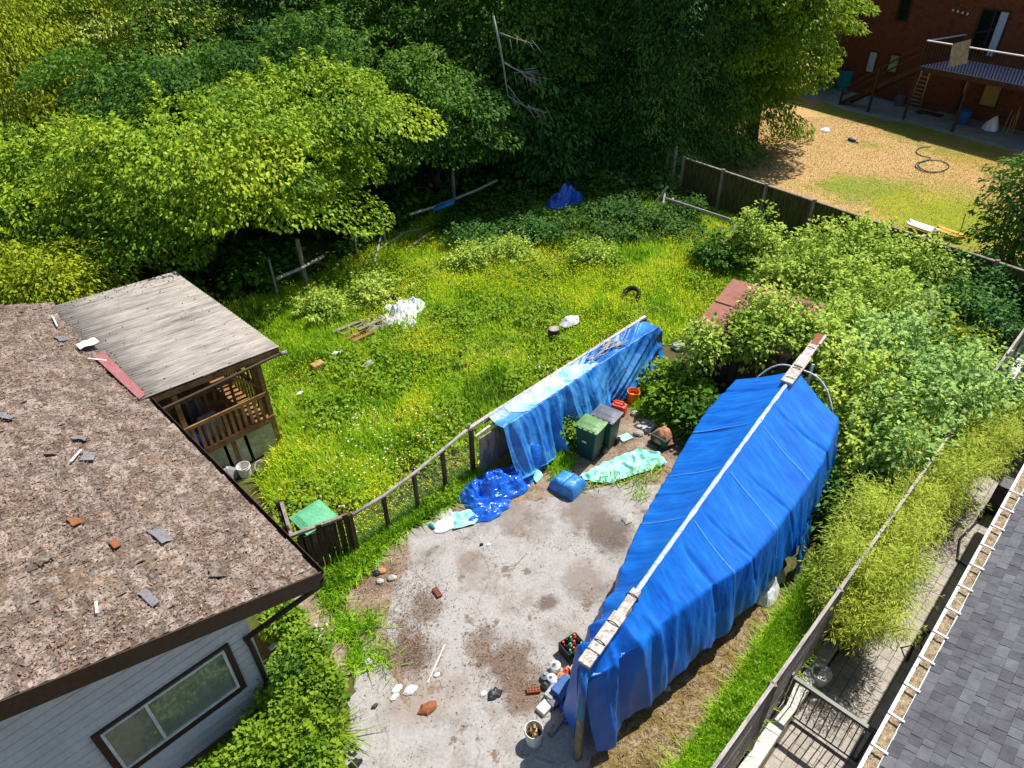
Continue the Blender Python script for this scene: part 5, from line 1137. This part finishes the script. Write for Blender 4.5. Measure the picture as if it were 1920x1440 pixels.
# scraps on the concrete
for u, v, s, m, lb in ((770, 1296, .13, m_wplas, 'larger white paper scrap in the lower left driveway'), (745, 1293, .1, m_wplas, 'smaller white paper scrap left of the larger one'), (740, 1308, .08, m_white, 'white flake below the two paper scraps'), (820, 1266, .06, m_white, 'small white cup near the thin white stick'), (907, 1302, .07, m_white, 'white wrapper left of the dark rag'), (928, 1303, .15, m_black, 'dark rag in the needle drift of the driveway'), (803, 1329, .17, m_orange, 'rusty orange flat scrap in the lower driveway'), (1178, 973, .16, m_stone, 'pale paper scrap near the left hem of the big blue tarp'), (903, 1022, .05, m_rubber, 'tiny dark lump on the upper driveway'), (916, 1022, .05, m_wplas, 'tiny white lump right of the dark one'), (703, 1325, .06, m_brown, 'small brown scrap at the lower left driveway'), (665, 1435, .12, m_rubber, 'black twisted scrap at the bottom edge of the driveway')):
    setp(crumple(P(u, v), L, MX, s, s * .7, s * .3, u * .01, 8, 14, .8, .5).build('scrap', m), lb, 'scrap', 'scraps lying on the driveway')
setp(MB().tube([P(834, 1208, .02), P(802, 1280, .02)], .012, 6).build('white_stick', m_white), 'thin white stick lying on the left of the driveway', 'stick')
setp(MB().tube([P(988, 1036, .02), P(966, 1060, .02)], .012, 6).build('grey_stick', m_dead), 'thin grey stick lying on the upper driveway', 'stick')
setp(crumple(P(1432, 1112), L, MX, .42, .26, .3, 3.9, 20, 30, .8, .3).build('plastic_sack', m_wplas), 'white crumpled plastic sack beneath the right hem of the blue tarp', 'sack')
setp(crumple(P(1452, 1082), L, MX, .3, .2, .2, 13.9, 16, 24, .8, .3).build('grey_sack', m_stone), 'greyish sack above the white plastic sack at the tarp hem', 'sack')
rows = [[bq(5.5 + .5 * i / 12 + .05 * N3(j, i * .4, 2), 1.5 + .1 * N3(i * .5, j * .4, 5) + .12 * j / 10, 1.35 - 1.2 * j / 10) for i in range(13)] for j in range(11)]
setp(MB().grid(rows).build('hanging_sheet', m_tarp2, smooth=True), 'paler blue loose sheet hanging at the right side of the big tarp', 'sheet')
# ================================================================ meadow things
setp(crumple(P(752, 588), L, MX, 1.0, .55, .26, 1.9, 34, 60, 1.3, .6, fr=1.0).build('sheeting_pile', m_wplas), 'white crumpled plastic sheeting piled in the meadow', 'sheeting')
setp(crumple(P(770, 612), L, MX, .35, .25, .12, 15.2, 16, 26, 1.2, .6).build('white_scraps', m_wplas), 'torn white plastic at the near side of the sheeting pile', 'scrap')
setp(crumple(P(735, 572), L, MX, .4, .25, .2, 25.2, 16, 26, 1.2, .6).build('black_sheeting', m_black), 'black crumpled sheet tucked in the white sheeting pile', 'sheeting')
setp(crumple(P(708, 612), L, MX, .5, .4, .2, 5.9, 20, 30, .9, .45).build('grey_felt', m_dead), 'grey felt scrap left of the white sheeting pile', 'felt')
for i, (u, v, u2, v2, lb) in enumerate(((640, 628, 705, 590, 'longest grey board left of the white sheeting'), (650, 636, 690, 612, 'brown board nearest the porch in the board pile'), (625, 622, 680, 600, 'grey lath at the back of the board pile'), (660, 640, 700, 622, 'short brown board at the front of the board pile'), (672, 618, 722, 596, 'pale board running under the white sheeting'))):
    setp(MB().bar(P(u, v, .1 + .03 * i), P(u2, v2, .16 + .03 * i), .14, .035).build('loose_board', m_wood if i % 2 == 0 else m_timber), lb, 'board', 'boards left of the white sheeting')
for u, v, s, m, lb, nm in ((632, 662, .16, m_wplas, 'small white bag in the meadow left of the board pile', 'plastic_bag'), (1070, 604, .42, m_wplas, 'flat white bag in the meadow behind the tarped rack', 'plastic_bag'), (562, 738, .1, m_white, 'small white scrap in the meadow right of the porch', 'paper_scrap'), (690, 684, .2, m_dead, 'pale grey scrap in the middle of the meadow', 'paper_scrap')):
    setp(crumple(P(u, v, .22), L, MX, s, s * .55, s * .35, u * .013, 10, 16, .8, .4).build(nm, m), lb, 'bag' if 'bag' in nm else 'scrap')
setp(MB().box(P(598, 697), L, MX, .42, .28, 0, .32, .9).build('wood_block', m_tan, bevel=.03), 'tan wooden block in the meadow below the board pile', 'block')
stp = thing('tree_stump', 'sawn grey tree stump in the meadow behind the tarped rack', 'stump', P(1038, 640))
MB().lathe(P(1038, 640), [(.24, 0), (.19, .12), (.18, .46)], 14).build('bark', m_bark, stp); MB().lathe(P(1038, 640) + UP * .46, [(.165, 0), (.16, .012)], 14).build('cut_face', m_dead, stp)
c_ = P(1184, 553, .24); ax_ = Vector((-.35, -.5, .75)).normalized()
ty = thing('tyre', 'old black car tyre lying in the meadow grass', 'tyre', c_)
MB().lathe(c_, [(.2, -.08), (.29, -.1), (.32, -.06), (.33, 0), (.32, .06), (.29, .1), (.2, .08), (.19, 0), (.2, -.08)], 28, axis=ax_, cap=False).build('tread', m_rubber, ty, smooth=True)
# fence and rails below the trees
lf = thing('rail_fence', 'old bleached rail fence in the shade below the maple trees', 'fence', (-4.4, 25.2, 0))
for (u, v, zt, m) in ((578, 547, 2.0, m_wood), (853, 392, 1.7, m_wood), (522, 560, 1.5, m_dead), (672, 490, 1.3, m_dead), (724, 462, 1.3, m_dead)):
    b_ = P(u, v); MB().tube([b_, b_ + UP * zt], .075 if m is m_wood else .035, 8).build('post', m, lf)
for a, b_ in (((518, 523, 1.05), (607, 480, 1.05)), ((768, 402, 1.0), (850, 374, 1.0)), ((850, 374, 1.0), (932, 338, 1.0))): MB().tube([P(*a), P(*a).lerp(P(*b_), .5) - UP * .04, P(*b_)], .055, 6).build('rail', m_dead, lf)
a, b_ = P(815, 387, 1.02), P(853, 373, 1.02)
setp(MB().grid([[a.lerp(b_, i / 8) + Vector((.07 * math.cos(q), -.07 * abs(math.cos(q)), .08 - .28 * q / 3.14)) for q in (0, .8, 1.6, 2.4, 3.1)] for i in range(9)]).build('rail_cloth', m_tarp2, solid=.01), 'blue cloth hung over the bleached rail under the trees', 'cloth')
for i, (u, v, u2, v2) in enumerate(((690, 480, 760, 435), (735, 440, 790, 430), (700, 500, 715, 440), (760, 470, 800, 440))):
    setp(MB().tube([P(u, v, .1), P(u2, v2, .5), P(u2 + 12, v2 - 6, .8)], [.04, .025, .01], 5).build('fallen_branch', m_dead), ('grey fallen branch leaning low under the maple edge', 'curved fallen branch right under the rail fence', 'upright bare branch below the rail fence', 'thin fallen branch in the dark undergrowth')[i], 'branch', 'fallen branches under the trees')
# shaded heap below the conifers and broken rails
for u, v, s, m, lb, nm, cat, sd_ in ((1056, 388, 1.15, m_tarp3, 'royal blue tarp lying in the shade below the conifers', 'shade_tarp', 'tarp', 2.2), (1095, 340, 1.0, m_wood, 'grey rubbish heap in the shade below the conifers', 'rubbish_heap', 'heap', 6.1), (1080, 362, .9, m_black, 'black sheeting behind the shaded blue tarp', 'black_sheeting', 'sheeting', 7.3), (1200, 300, .8, m_tarp2, 'pale blue sheet in the dark gap under the conifers', 'pale_sheet', 'sheet', 8.4), (1235, 335, .5, m_dead, 'grey scrap heap left of the back fence end', 'scrap_heap', 'heap', 9.2)):
    setp(crumple(P(u, v), Vector((.8, .6, 0)), Vector((.6, -.8, 0)), s, s * .45, s * .55, sd_, 18, 26, .9, .4).build(nm, m), lb, cat)
br_ = thing('broken_rails', 'grey broken rails and branches leaning before the back fence', 'rails', P(1240, 385))
for a, b_ in (((1248, 372, .9), (1380, 415, .7)), ((1310, 392, .8), (1385, 420, .6)), ((1238, 410, 0), (1250, 345, .6)), ((1225, 385, .2), (1252, 350, 1.0)), ((1236, 400, 0), (1262, 372, .9)), ((1345, 480, 0), (1352, 425, .9)), ((1350, 470, 0), (1388, 410, .9))): MB().tube([P(*a), P(*b_)], .05, 6).build('rail', m_dead, br_)
for u, v, zt, m, lb in ((1259, 352, 1.9, m_dead, 'pale fence stake left of the back fence'), (1246, 345, 1.7, m_wood, 'darker fence stake left of the pale one'), (1493, 480, 2.2, m_dkwood, 'dark stake standing in the brambles before the back fence'), (1436, 505, 1.0, m_dkwood, 'short dark stake in the brambles')):
    b_ = P(u, v); setp(MB().tube([b_, b_ + UP * zt], .06, 7).build('stake', m), lb, 'stake', 'stakes before the back fence')
setp(MB().tube([P(1600, 500, .9), P(1660, 492, .9), P(1760, 480, 1.0)], .04, 6).build('fence_wire_rail', m_dead), 'thin grey rail running through the brambles before the back fence', 'rail')
# ================================================================ the overgrown shed
s0_ = P(1305, 612, 1.9); s0_.z = 0; sx, sy = Vector((.78, -.62, 0)), Vector((.62, .78, 0))
sh_ = thing('shed', 'overgrown brown plank shed with a terracotta panel roof', 'shed', s0_ + sx * 1.3 + sy * 1.2)
def sq(a, b_, z): q = s0_ + sx * a + sy * b_; return Vector((q.x, q.y, z))
mb = MB(); mb.prism([tuple(sq(a, b_, 0).xy) for a, b_ in ((.1, .08), (2.45, .08), (2.45, 2.2), (.1, 2.2))], 0, 1.9)
mb.build('wall', m_shedwall, sh_)
mb = MB()
for i in range(10): mb.bar(sq(.22 + i * .24, .06, 0), sq(.22 + i * .24, .06, 1.88), .21, .03, up=sy)
mb.build('planks', m_shedwall, sh_)
mb = MB()
for i in range(2):
    for j in range(3): b0, b1 = .0 + i * 1.2, 1.17 + i * 1.2; a0, a1 = -.05 + j * .87, .8 + j * .87; z0, z1 = 1.92 + b0 * .16 + i * .03, 1.92 + b1 * .16 + i * .03; mb.add([sq(a0, b0, z0), sq(a1, b0, z0), sq(a1, b1, z1), sq(a0, b1, z1), *[p - UP * .05 for p in (sq(a0, b0, z0), sq(a1, b0, z0), sq(a1, b1, z1), sq(a0, b1, z1))]], [(0, 1, 2, 3), (7, 6, 5, 4), (0, 4, 5, 1), (1, 5, 6, 2), (2, 6, 7, 3), (3, 7, 4, 0)])
mb.build('roof', m_redroof, sh_)
k = 1500; A_ = NR.uniform(.5, 2.5, k); B_ = NR.uniform(0, 2.3, k); bs = np.array(s0_) + np.outer(A_, np.array(sx)) + np.outer(B_, np.array(sy)); bs[:, 2] = 1.98 + B_ * .16
ln = NR.uniform(.03, .12, k); setp(npmesh('shed_litter', leafquads(bs, NR.normal(0, 1, (k, 3)) * (1, 1, .15), ln, ln * .5), 4, m_litter), 'brown dead leaves over the terracotta shed roof', 'litter', kind='stuff')
# hoses and stand in the paved yard
for px, lb in ((((1885, 890), (1850, 960), (1800, 1010), (1795, 1050), (1830, 1075)), 'black hose looping down to the pavers by the slate house'), (((1880, 905), (1870, 970), (1845, 1040), (1825, 1100), (1818, 1150)), 'second black hose hanging close along the white gutter'), (((1700, 1240), (1722, 1190), (1760, 1180)), 'short black hose end on the pavers left of the gutter')):
    pts = [P(u, v, ZR + .05 + .25 * (i == 0)) for i, (u, v) in enumerate(px)]; setp(MB().tube(pts, .022, 6).build('black_hose', m_rubber, smooth=True), lb, 'hose')
tb_ = P(1712, 1232, ZR); stn = thing('folding_stand', 'small black folding stand on the pavers by the white gutter', 'stand', tb_)
for dx, dy in ((.2, .1), (-.15, .2), (.05, -.22)): MB().tube([tb_ + Vector((dx, dy, 0)), tb_ + UP * .45], .014, 6).build('leg', m_black, stn)
MB().tube([tb_ + UP * .43, tb_ + UP * .8 + L * .1], .014, 6).build('stem', m_black, stn)
mp_ = P(1893, 905, .3); setp(MB().box(Vector((mp_.x, mp_.y, ZR)), L, MX, .5, .35, 0, .9).build('meter_box', m_black, bevel=.03), 'black metal box by the slate house wall near the gutter end', 'box')
# ================================================================ trees behind the yard
def tree(name, label, base, cen, rads, nb, lp, br, leaf, m, tr=.2, group=None, style='shelf', **k):
    ns = k.pop('ns', 0)
    q, tn = crown(cen, rads, nb, lp, br, leaf, style, **k)
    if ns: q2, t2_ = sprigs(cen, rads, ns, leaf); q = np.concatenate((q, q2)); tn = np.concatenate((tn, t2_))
    return plant(name, label, 'tree', Vector(base), q, tn, m, m_bark, trunk_mb((*base[:2], -.05), (cen[0], cen[1], cen[2] + rads[2] * .5), tr, 6, min(rads[:2]) * .7), group)
GM = 'maples behind the old rail fence'
tree('maple_tree', 'broad maple with layered boughs behind the porch roof', (-10.8, 22.4, 0), (-9.7, 22.7, 3.8), (3.6, 2.8, 2.4), 60, 820, 1.25, (.16, .58), l_maple, group=GM, shell=.35, ragged=.2, ns=150)
tree('maple_tree', 'maple reaching over the rail fence nearest the white sheeting', (-6.6, 26.2, 0), (-7.3, 25.9, 4.1), (2.8, 2.4, 2.4), 50, 800, 1.2, (.16, .58), l_maple, group=GM, shell=.35, ragged=.2, ns=150)
tree('maple_tree', 'maple at the far left between yellow shrub and willow', (-16.2, 22.6, 0), (-15.8, 22.2, 2.9), (4.0, 3.2, 2.2), 55, 800, 1.2, (.16, .58), l_maple, group=GM, shell=.35, ragged=.2, ns=150)
tree('maple_tree', 'darker maple with upright shoots behind the layered one', (-12.6, 27.5, 0), (-12.4, 27, 4.3), (3.6, 3.2, 3.0), 55, 700, 1.1, (.16, .58), l_mid, group=GM, shell=.35, ragged=.2, ns=110)
tree('maple_tree', 'small maple at the right end of the maple row', (-3.2, 30.5, 0), (-3.4, 29.4, 3.7), (2.6, 2.2, 2.4), 36, 650, 1.0, (.16, .58), l_mid, group=GM, shell=.35, ragged=.2, ns=110)
tree('maple_tree', 'maple sapling growing above the middle of the rail fence', (-7.6, 29.5, 0), (-7.4, 29.2, 5.0), (2.4, 2.2, 2.6), 34, 650, .95, (.16, .58), l_mid, group=GM, shell=.35, ragged=.2, ns=150)
q, tn = crown((-13.9, 18.2, 1.8), (2.1, 1.6, 1.6), 90, 150, .6, (.13, .5), style='bush', zmin=-.2)
plant('yellow_shrub', 'rounded yellow green shrub at the far corner of the old roof', 'shrub', (-13.6, 18.3, 0), q, tn, l_yellow, m_bark, trunk_mb((-13.6, 18.3, 0), (-13.6, 18.3, 1.6), .08, 5, 1.0))
tree('willow_tree', 'yellow green willow like tree at the left edge of the wood', (-22.5, 33.5, 0), (-22, 33, 5.2), (4.6, 4.2, 4.2), 260, 190, .9, (.18, .35), l_yellow, droop=.9)
tree('elm_tree', 'mid green tree right of the yellow willow like tree', (-17.5, 36.5, 0), (-17.2, 36.5, 6.0), (3.6, 3.6, 5.2), 200, 160, .8, (.18, .5), l_shrub)
GD = 'dark trees of the wood'
for x, y, r_, h, lb in ((-12.5, 41, 4.6, 13, 'dark tree of the wood behind the mid green tree'), (-7.5, 44, 4.6, 15, 'dark tree of the wood at the top centre left'), (-2.0, 46, 4.8, 16, 'dark tree of the wood behind the dead branch'), (4.5, 47, 5, 17, 'dark tree of the wood behind the cedar'), (-18.5, 46, 5.5, 14, 'dark tree of the wood behind the yellow tree'), (-27, 43, 6, 12, 'dark tree of the wood at the far left'), (-10.5, 34.5, 2.6, 6.5, 'low dark tree of the wood behind the upright shoots'), (12, 50, 5.5, 15, 'dark tree of the wood behind the bright leafy tree'), (17.5, 53, 5, 11, 'dark tree of the wood beside the red house wall')):
    tree('wood_tree', lb, (x, y, 0), (x, y, h * .5), (r_, r_, h * .5), 150, 200, 1.15, (.24, .5), l_dark, .3, GD, zmin=-.9)
tree('alder_tree', 'big dark green tree right of the wood with a lit left side', (-4.2, 37.5, 0), (-4.4, 37, 6), (4.4, 3.8, 5.8), 150, 300, 1.0, (.18, .5), l_mid, .25, zmin=-.8, ns=150)
tree('ash_tree', 'leafy dark tree behind the middle of the rail fence', (-.6, 35, 0), (-.4, 34.6, 5), (3.6, 3.0, 4.8), 130, 300, .95, (.18, .5), l_mid, .22, zmin=-.85, ns=120)
tree('hazel_tree', 'low dark leafy tree right of the rail fence in deep shade', (1.0, 32, 0), (1.0, 31.8, 2.9), (2.6, 1.7, 2.6), 110, 70, .7, (.26, .5), l_dark, .12, zmin=-.9)
def con(name, label, base, h, r_, nb, lp, leaf, m, z0, tr):
    q, tn = conifer(base, h, r_, nb, lp, leaf, z0); return plant(name, label, 'tree', Vector(base), q, tn, m, m_bark, trunk_mb((*base[:2], 0), (*base[:2], h * .92), tr, 3, .8))
con('fir_tree', 'tall dark fir behind the bleached dead branch', (3.0, 36.4, 0), 17, 4.4, 460, 200, (.22, .26), l_cedar, 2.0, .3)
con('cedar_tree', 'wide dark cedar with drooping sprays above the back fence end', (7.2, 35.6, 0), 23, 5.4, 880, 250, (.22, .26), l_cedar, .8, .35)
con('cedar_tree', 'second dark cedar between the wide cedar and the bright leafy tree', (9.4, 36.8, 0), 22, 4.7, 760, 240, (.22, .26), l_cedar, .8, .32)
tree('maple_tree', 'tall bright green leafy tree beside the red house', (13.2, 37.6, 0), (12.4, 37.0, 7.0), (3.8, 3.4, 6.4), 190, 330, .95, (.21, .5), l_garden, .3, zmin=-.85, ns=160)
tree('lawn_tree', 'small dark green tree on the lawn at the right edge', (18.3, 22.6, 0), (18.3, 22.4, 2.1), (1.4, 1.4, 2.1), 120, 80, .5, (.16, .55), l_mid, .1, zmin=-.9)
# bleached dead branch hanging before the dark trees
def dead(pts, r_): return [P(u, v, z) for u, v, z in pts], r_
db = MB()
def pz(u, v):
    q = ray(u, v); t = (28.8 - (u - 950) * .004) / q.y; return Vector((q.x * t, q.y * t, H + q.z * t))
for ps, r_ in (([(925, 30), (938, 90), (945, 130), (952, 180), (985, 170 + 30), (1025, 212)], .05), ([(938, 62), (965, 72), (1000, 82)], .028), ([(946, 118), (975, 134), (1003, 142)], .035), ([(975, 134), (990, 150)], .02), ([(952, 160), (970, 185), (1000, 215)], .025), ([(990, 196), (1002, 222), (1028, 206)], .018)):
    k = len(ps); db.tube([pz(*p) for p in ps], [r_ * (1 - .75 * i / (k - 1)) for i in range(k)], 6)
tw = MB()
for i in range(40):
    a = pz(*R.choice([(952, 180), (985, 198), (1010, 205), (975, 134), (990, 139), (960, 70), (985, 78), (1000, 142)])) + Vector((R.uniform(-.3, .3), R.uniform(-.2, .2), R.uniform(-.1, .1))); tw.tube([a, a + Vector((R.uniform(-.3, .7), R.uniform(-.2, .2), R.uniform(-.6, .1)))], [.012, .004], 4)
dbt = thing('dead_branch', 'bleached dead branch hanging before the dark wood', 'branch', pz(950, 180)); db.add(tw.v, tw.f); db.build('limb', m_dead, dbt, smooth=True)
# ================================================================ brambles and shrubs on the right
GS = 'overgrown shrubs between boat, shed and back fence'
def shrub(u, v, z, r_, m, lb, nb=80, lp=85, br=.42, leaf=(.13, .65), hz=None, name='shrub', group=GS, style='bush', zmin=-.35, shell=.55):
    c_ = P(u, v, z); hz = hz or z * .95
    q, tn = crown((c_.x, c_.y, max(.25, z - hz * .55)), (r_, r_ * .95, hz * .95), nb, lp, br, leaf, style, zmin, shell, droop=.35, ragged=.24)
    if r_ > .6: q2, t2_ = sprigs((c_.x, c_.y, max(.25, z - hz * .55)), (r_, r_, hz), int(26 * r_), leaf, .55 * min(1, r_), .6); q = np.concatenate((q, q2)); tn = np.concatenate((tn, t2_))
    return plant(name, lb, 'shrub', (c_.x, c_.y, 0), q, tn, m, m_bark, trunk_mb((c_.x, c_.y, 0), (c_.x, c_.y, z * .7), .05, 5, r_ * .6), group, 'foliage', 'stems')
shrub(1700, 655, 1.9, 1.75, l_pale, 'largest pale green hazel shrub in the middle of the thicket', 150, 95)
shrub(1775, 735, 1.8, 1.35, l_pale, 'pale hazel shrub touching the far part of the board fence', 110, 90)
shrub(1630, 740, 1.7, 1.3, l_shrub, 'bramble mound right behind the white bent pipe', 110, 90)
shrub(1690, 810, 1.5, 1.2, l_pale, 'pale shrub between the thicket and the bamboo', 100, 90)
shrub(1615, 840, 1.1, 1.0, l_shrub, 'low bramble at the right shoulder of the blue tarp', 80, 85)
shrub(1600, 930, .7, .8, l_mid, 'dark bramble in the hollow beside the right tarp hem', 60, 80)
shrub(1660, 920, .6, .7, l_mid, 'dark low shrub at the foot of the board fence', 50, 80)
shrub(1570, 610, 1.5, 1.35, l_shrub, 'bramble mound beyond the tip of the mast', 110, 85)
shrub(1660, 560, 1.4, 1.4, l_shrub, 'bramble mound behind the pale hazel shrub', 110, 80)
shrub(1550, 510, 1.2, 1.3, l_shrub, 'bramble mound before the middle of the back fence', 100, 75)
shrub(1700, 490, 1.4, 1.5, l_shrub, 'bramble mound against the right half of the back fence', 120, 75)
shrub(1770, 560, 1.2, 1.2, l_mid, 'dark bramble at the shaded right end of the back fence', 90, 75)
shrub(1620, 455, 1.4, 1.1, l_shrub, 'bramble crest touching the back fence boards', 80, 75)
shrub(1535, 455, 1.4, 1.0, l_shrub, 'upright bramble before the second back fence panel', 70, 75)
shrub(1475, 520, .9, 1.0, l_shrub, 'low bramble behind the shed roof', 70, 75)
shrub(1420, 430, 1.4, .9, l_shrub, 'leafy bush below the broken rails by the back fence', 60, 70, shell=.4)
shrub(1345, 460, .8, .8, l_mid, 'dry leaning bush left of the leafy bush by the broken rails', 45, 65)
shrub(1800, 640, .8, .9, l_yellow, 'yellow green shrub before the far board fence', 60, 85)
shrub(1845, 600, 1.1, 1.0, l_dark, 'dark shrub in the shade of the lawn tree', 70, 75)
shrub(1850, 530, 1.2, 1.2, l_dark, 'dark ivy mound at the corner of back fence and board fence', 80, 75)
# rambling vines over the shed
shrub(1515, 625, 2.2, .7, l_shrub, 'vine mound covering the right half of the shed roof', 44, 85, hz=.45, name='vine', shell=.3, zmin=-.1)
shrub(1450, 580, 2.35, .5, l_shrub, 'vine heaped on the middle of the shed roof', 24, 80, hz=.35, name='vine', shell=.3, zmin=-.1)
shrub(1420, 625, 2.15, .28, l_shrub, 'vine trailing over the front edge of the shed roof', 24, 80, hz=.5, name='vine', shell=.3)
shrub(1322, 632, 2.0, .35, l_shrub, 'vine on the left front corner of the shed', 16, 75, hz=.6, name='vine', shell=.3)
shrub(1395, 600, 2.3, .28, l_garden, 'small sprig growing through the terracotta roof', 8, 60, br=.25, hz=.25, name='vine', shell=.3)
shrub(1282, 745, .5, .6, l_garden, 'dark leafy bush in the shadow below the shed wall', 70, 80, leaf=(.17, .7))
shrub(1262, 715, .4, .4, l_garden, 'small leafy bush between rack end and shed', 36, 80)
shrub(1322, 785, .5, .45, l_mid, 'dark leafy bush at the rear left of the blue tarp', 36, 80, leaf=(.16, .7))
shrub(1066, 790, .5, .25, l_garden, 'green weed clump between rack tarp and green bin', 14, 80, br=.25)
for u, v, z, r_, lb in ((880, 480, .4, .7, 'leafy bush in the shade edge above the white sheeting'), (960, 470, .35, .8, 'leafy bush at the shade edge in the middle of the meadow end'), (1110, 480, .3, .6, 'pale leafy bush at the sunlit shade edge right of the middle'), (600, 570, .45, .8, 'weedy bush at the foot of the wooden fence post'), (700, 545, .4, .9, 'weedy bush right above the white sheeting pile'), (1000, 430, .45, .9, 'bush with shade in its dark leaf colour left of the royal blue tarp'), (1160, 400, .4, .9, 'bush with shade in its dark leaf colour right of the royal blue tarp'), (880, 440, .6, .9, 'bush with shade in its dark leaf colour below the rail cloth')):
    shrub(u, v, z, r_, l_dark if v < 460 else l_shrub, lb, 34, 60, leaf=(.11, .6), shell=.15, name='bush', group='bushes along the meadow end')  # the far bushes get dark leaves, tree shade put into their colour
# garden bed by the old house
GB = 'garden plants beside the old house'
for u, v, z, r_, m, lb in ((528, 1165, .35, .28, l_garden, 'leafy clump under the slanting downspout'), (565, 1222, .4, .28, l_garden, 'leafy clump with white flowers beside the downspout foot'), (592, 1282, .42, .32, l_garden, 'leafy clump between downspout foot and driveway'), (540, 1270, .35, .35, l_mid, 'dark leafy clump against the siding at the downspout foot'), (540, 1350, .6, .65, l_garden, 'dense bush before the lower siding wall'), (490, 1400, .55, .6, l_garden, 'dense bush at the bottom edge against the siding'), (575, 1415, .45, .45, l_garden, 'dense bush at the bottom edge beside the long leaved clump'), (430, 1440, .4, .4, l_garden, 'leafy clump at the bottom edge furthest left')):
    shrub(u, v, z, r_, m, lb, 70, 75, br=.17, leaf=(.085, .7), name='garden_plant', group=GB)
c_ = P(615, 1380, 0); k = 1100; a = NR.uniform(0, 6.28, k); rr_ = NR.uniform(0, .2, k)
bl = blades(c_.x + np.cos(a) * rr_, c_.y + np.sin(a) * rr_, .42, .022, .8)
dl = thing('daylily', 'arching long leaved clump at the bottom left driveway edge', 'plant', c_, GB); npmesh('leaves', bl, 4, l_garden, dl, np.clip(NR.normal(.75, .15, k), 0, 1))
fl = setp(MB().box(P(515, 1215, .25), L, MX, .2, .12, 0, .08).build('black_tray', m_black, bevel=.02), 'black plastic tray in the plants by the downspout', 'tray')
nf = 26; X = P(600, 1222).x + NR.normal(0, .09, nf); Y = P(600, 1222).y + NR.normal(0, .09, nf); Cn = np.stack((X, Y, NR.uniform(.45, .6, nf)), 1)
tq = leafquads(np.repeat(Cn, 3, 0), NR.normal(0, 1, (nf * 3, 3)) * (1, 1, .2), np.full(nf * 3, .045), np.full(nf * 3, .035))
setp(npmesh('daisy_flowers', tq, 4, l_wflow), 'white daisies in the garden bed by the downspout', 'flowers', kind='stuff')
# ================================================================ bamboo by the board fence
GBm = 'bamboo clumps in the paved side yard'
def bamboo(u, v, z, r_, lb, n=66, lp=240):
    c_ = P(u, v, z); base = lm(c_.dot(L), min(c_.dot(MX), -.72), ZR); t = thing('bamboo', lb, 'bamboo', base, GBm); mb = MB(); Cs = []; Tp = []
    for i in range(n):
        a = R.uniform(0, 6.28); b0 = base + Vector((math.cos(a), math.sin(a), 0)) * R.uniform(0, .3 * r_); lean = Vector((math.cos(a), math.sin(a), 0)) * R.uniform(.25, 1.15) * r_; tp_ = z + 1.1 - ZR + R.uniform(-.9, .2)
        pts = [b0 + lean * (f ** 2) + UP * tp_ * (f - .12 * f * f * R.uniform(0, 1.6)) for f in (0, .3, .55, .8, 1)]; mb.tube(pts, [.012, .011, .009, .006, .003], 4)
        for k in range(lp):
            f = R.uniform(.25, 1) ** .7 * 3.999; j = int(f); p = pts[j].lerp(pts[j + 1], f - j); b_ = R.uniform(0, 6.28); o = R.uniform(0, .28); dv = Vector((math.cos(b_), math.sin(b_), R.uniform(-.6, .5)))
            Cs.append(p + dv * o); Tp.append((dv + Vector((0, 0, -.25)))[:])
    Cs = np.array([tuple(q) for q in Cs]); Tp = np.array(Tp) + NR.normal(0, .25, (len(Cs), 3)); ln = .1 * NR.uniform(.6, 1.4, len(Cs))
    npmesh('foliage', leafquads(Cs, Tp, ln, ln * .13), 4, l_bamb, t, np.clip(NR.normal(.5, .22, len(Cs)), 0, 1)); mb.build('canes', m_tan, t)
bamboo(1605, 1145, .6, .72, 'nearest bamboo clump right behind the black metal gate')
bamboo(1634, 1060, 1.0, .82, 'bamboo clump second from the black metal gate')
bamboo(1672, 980, 1.1, .78, 'bamboo clump in the middle of the row by the board fence')
bamboo(1728, 900, 1.1, .82, 'bamboo clump beside the hoses, fourth from the gate')
bamboo(1790, 850, 1.0, .85, 'bamboo clump second from the far end of the row')
bamboo(1862, 822, 1.0, .7, 'farthest bamboo clump by the pale far fence boards', 40)
# far yard behind the bamboo: dark shade plants between fence and slate house
shrub(1880, 740, .6, .9, l_dark, 'dark shrub in the far side yard beyond the bamboo', 60, 70, group=None)
shrub(1905, 800, .2, .6, l_mid, 'low green shrub against the slate house beyond the bamboo', 40, 70, group=None)
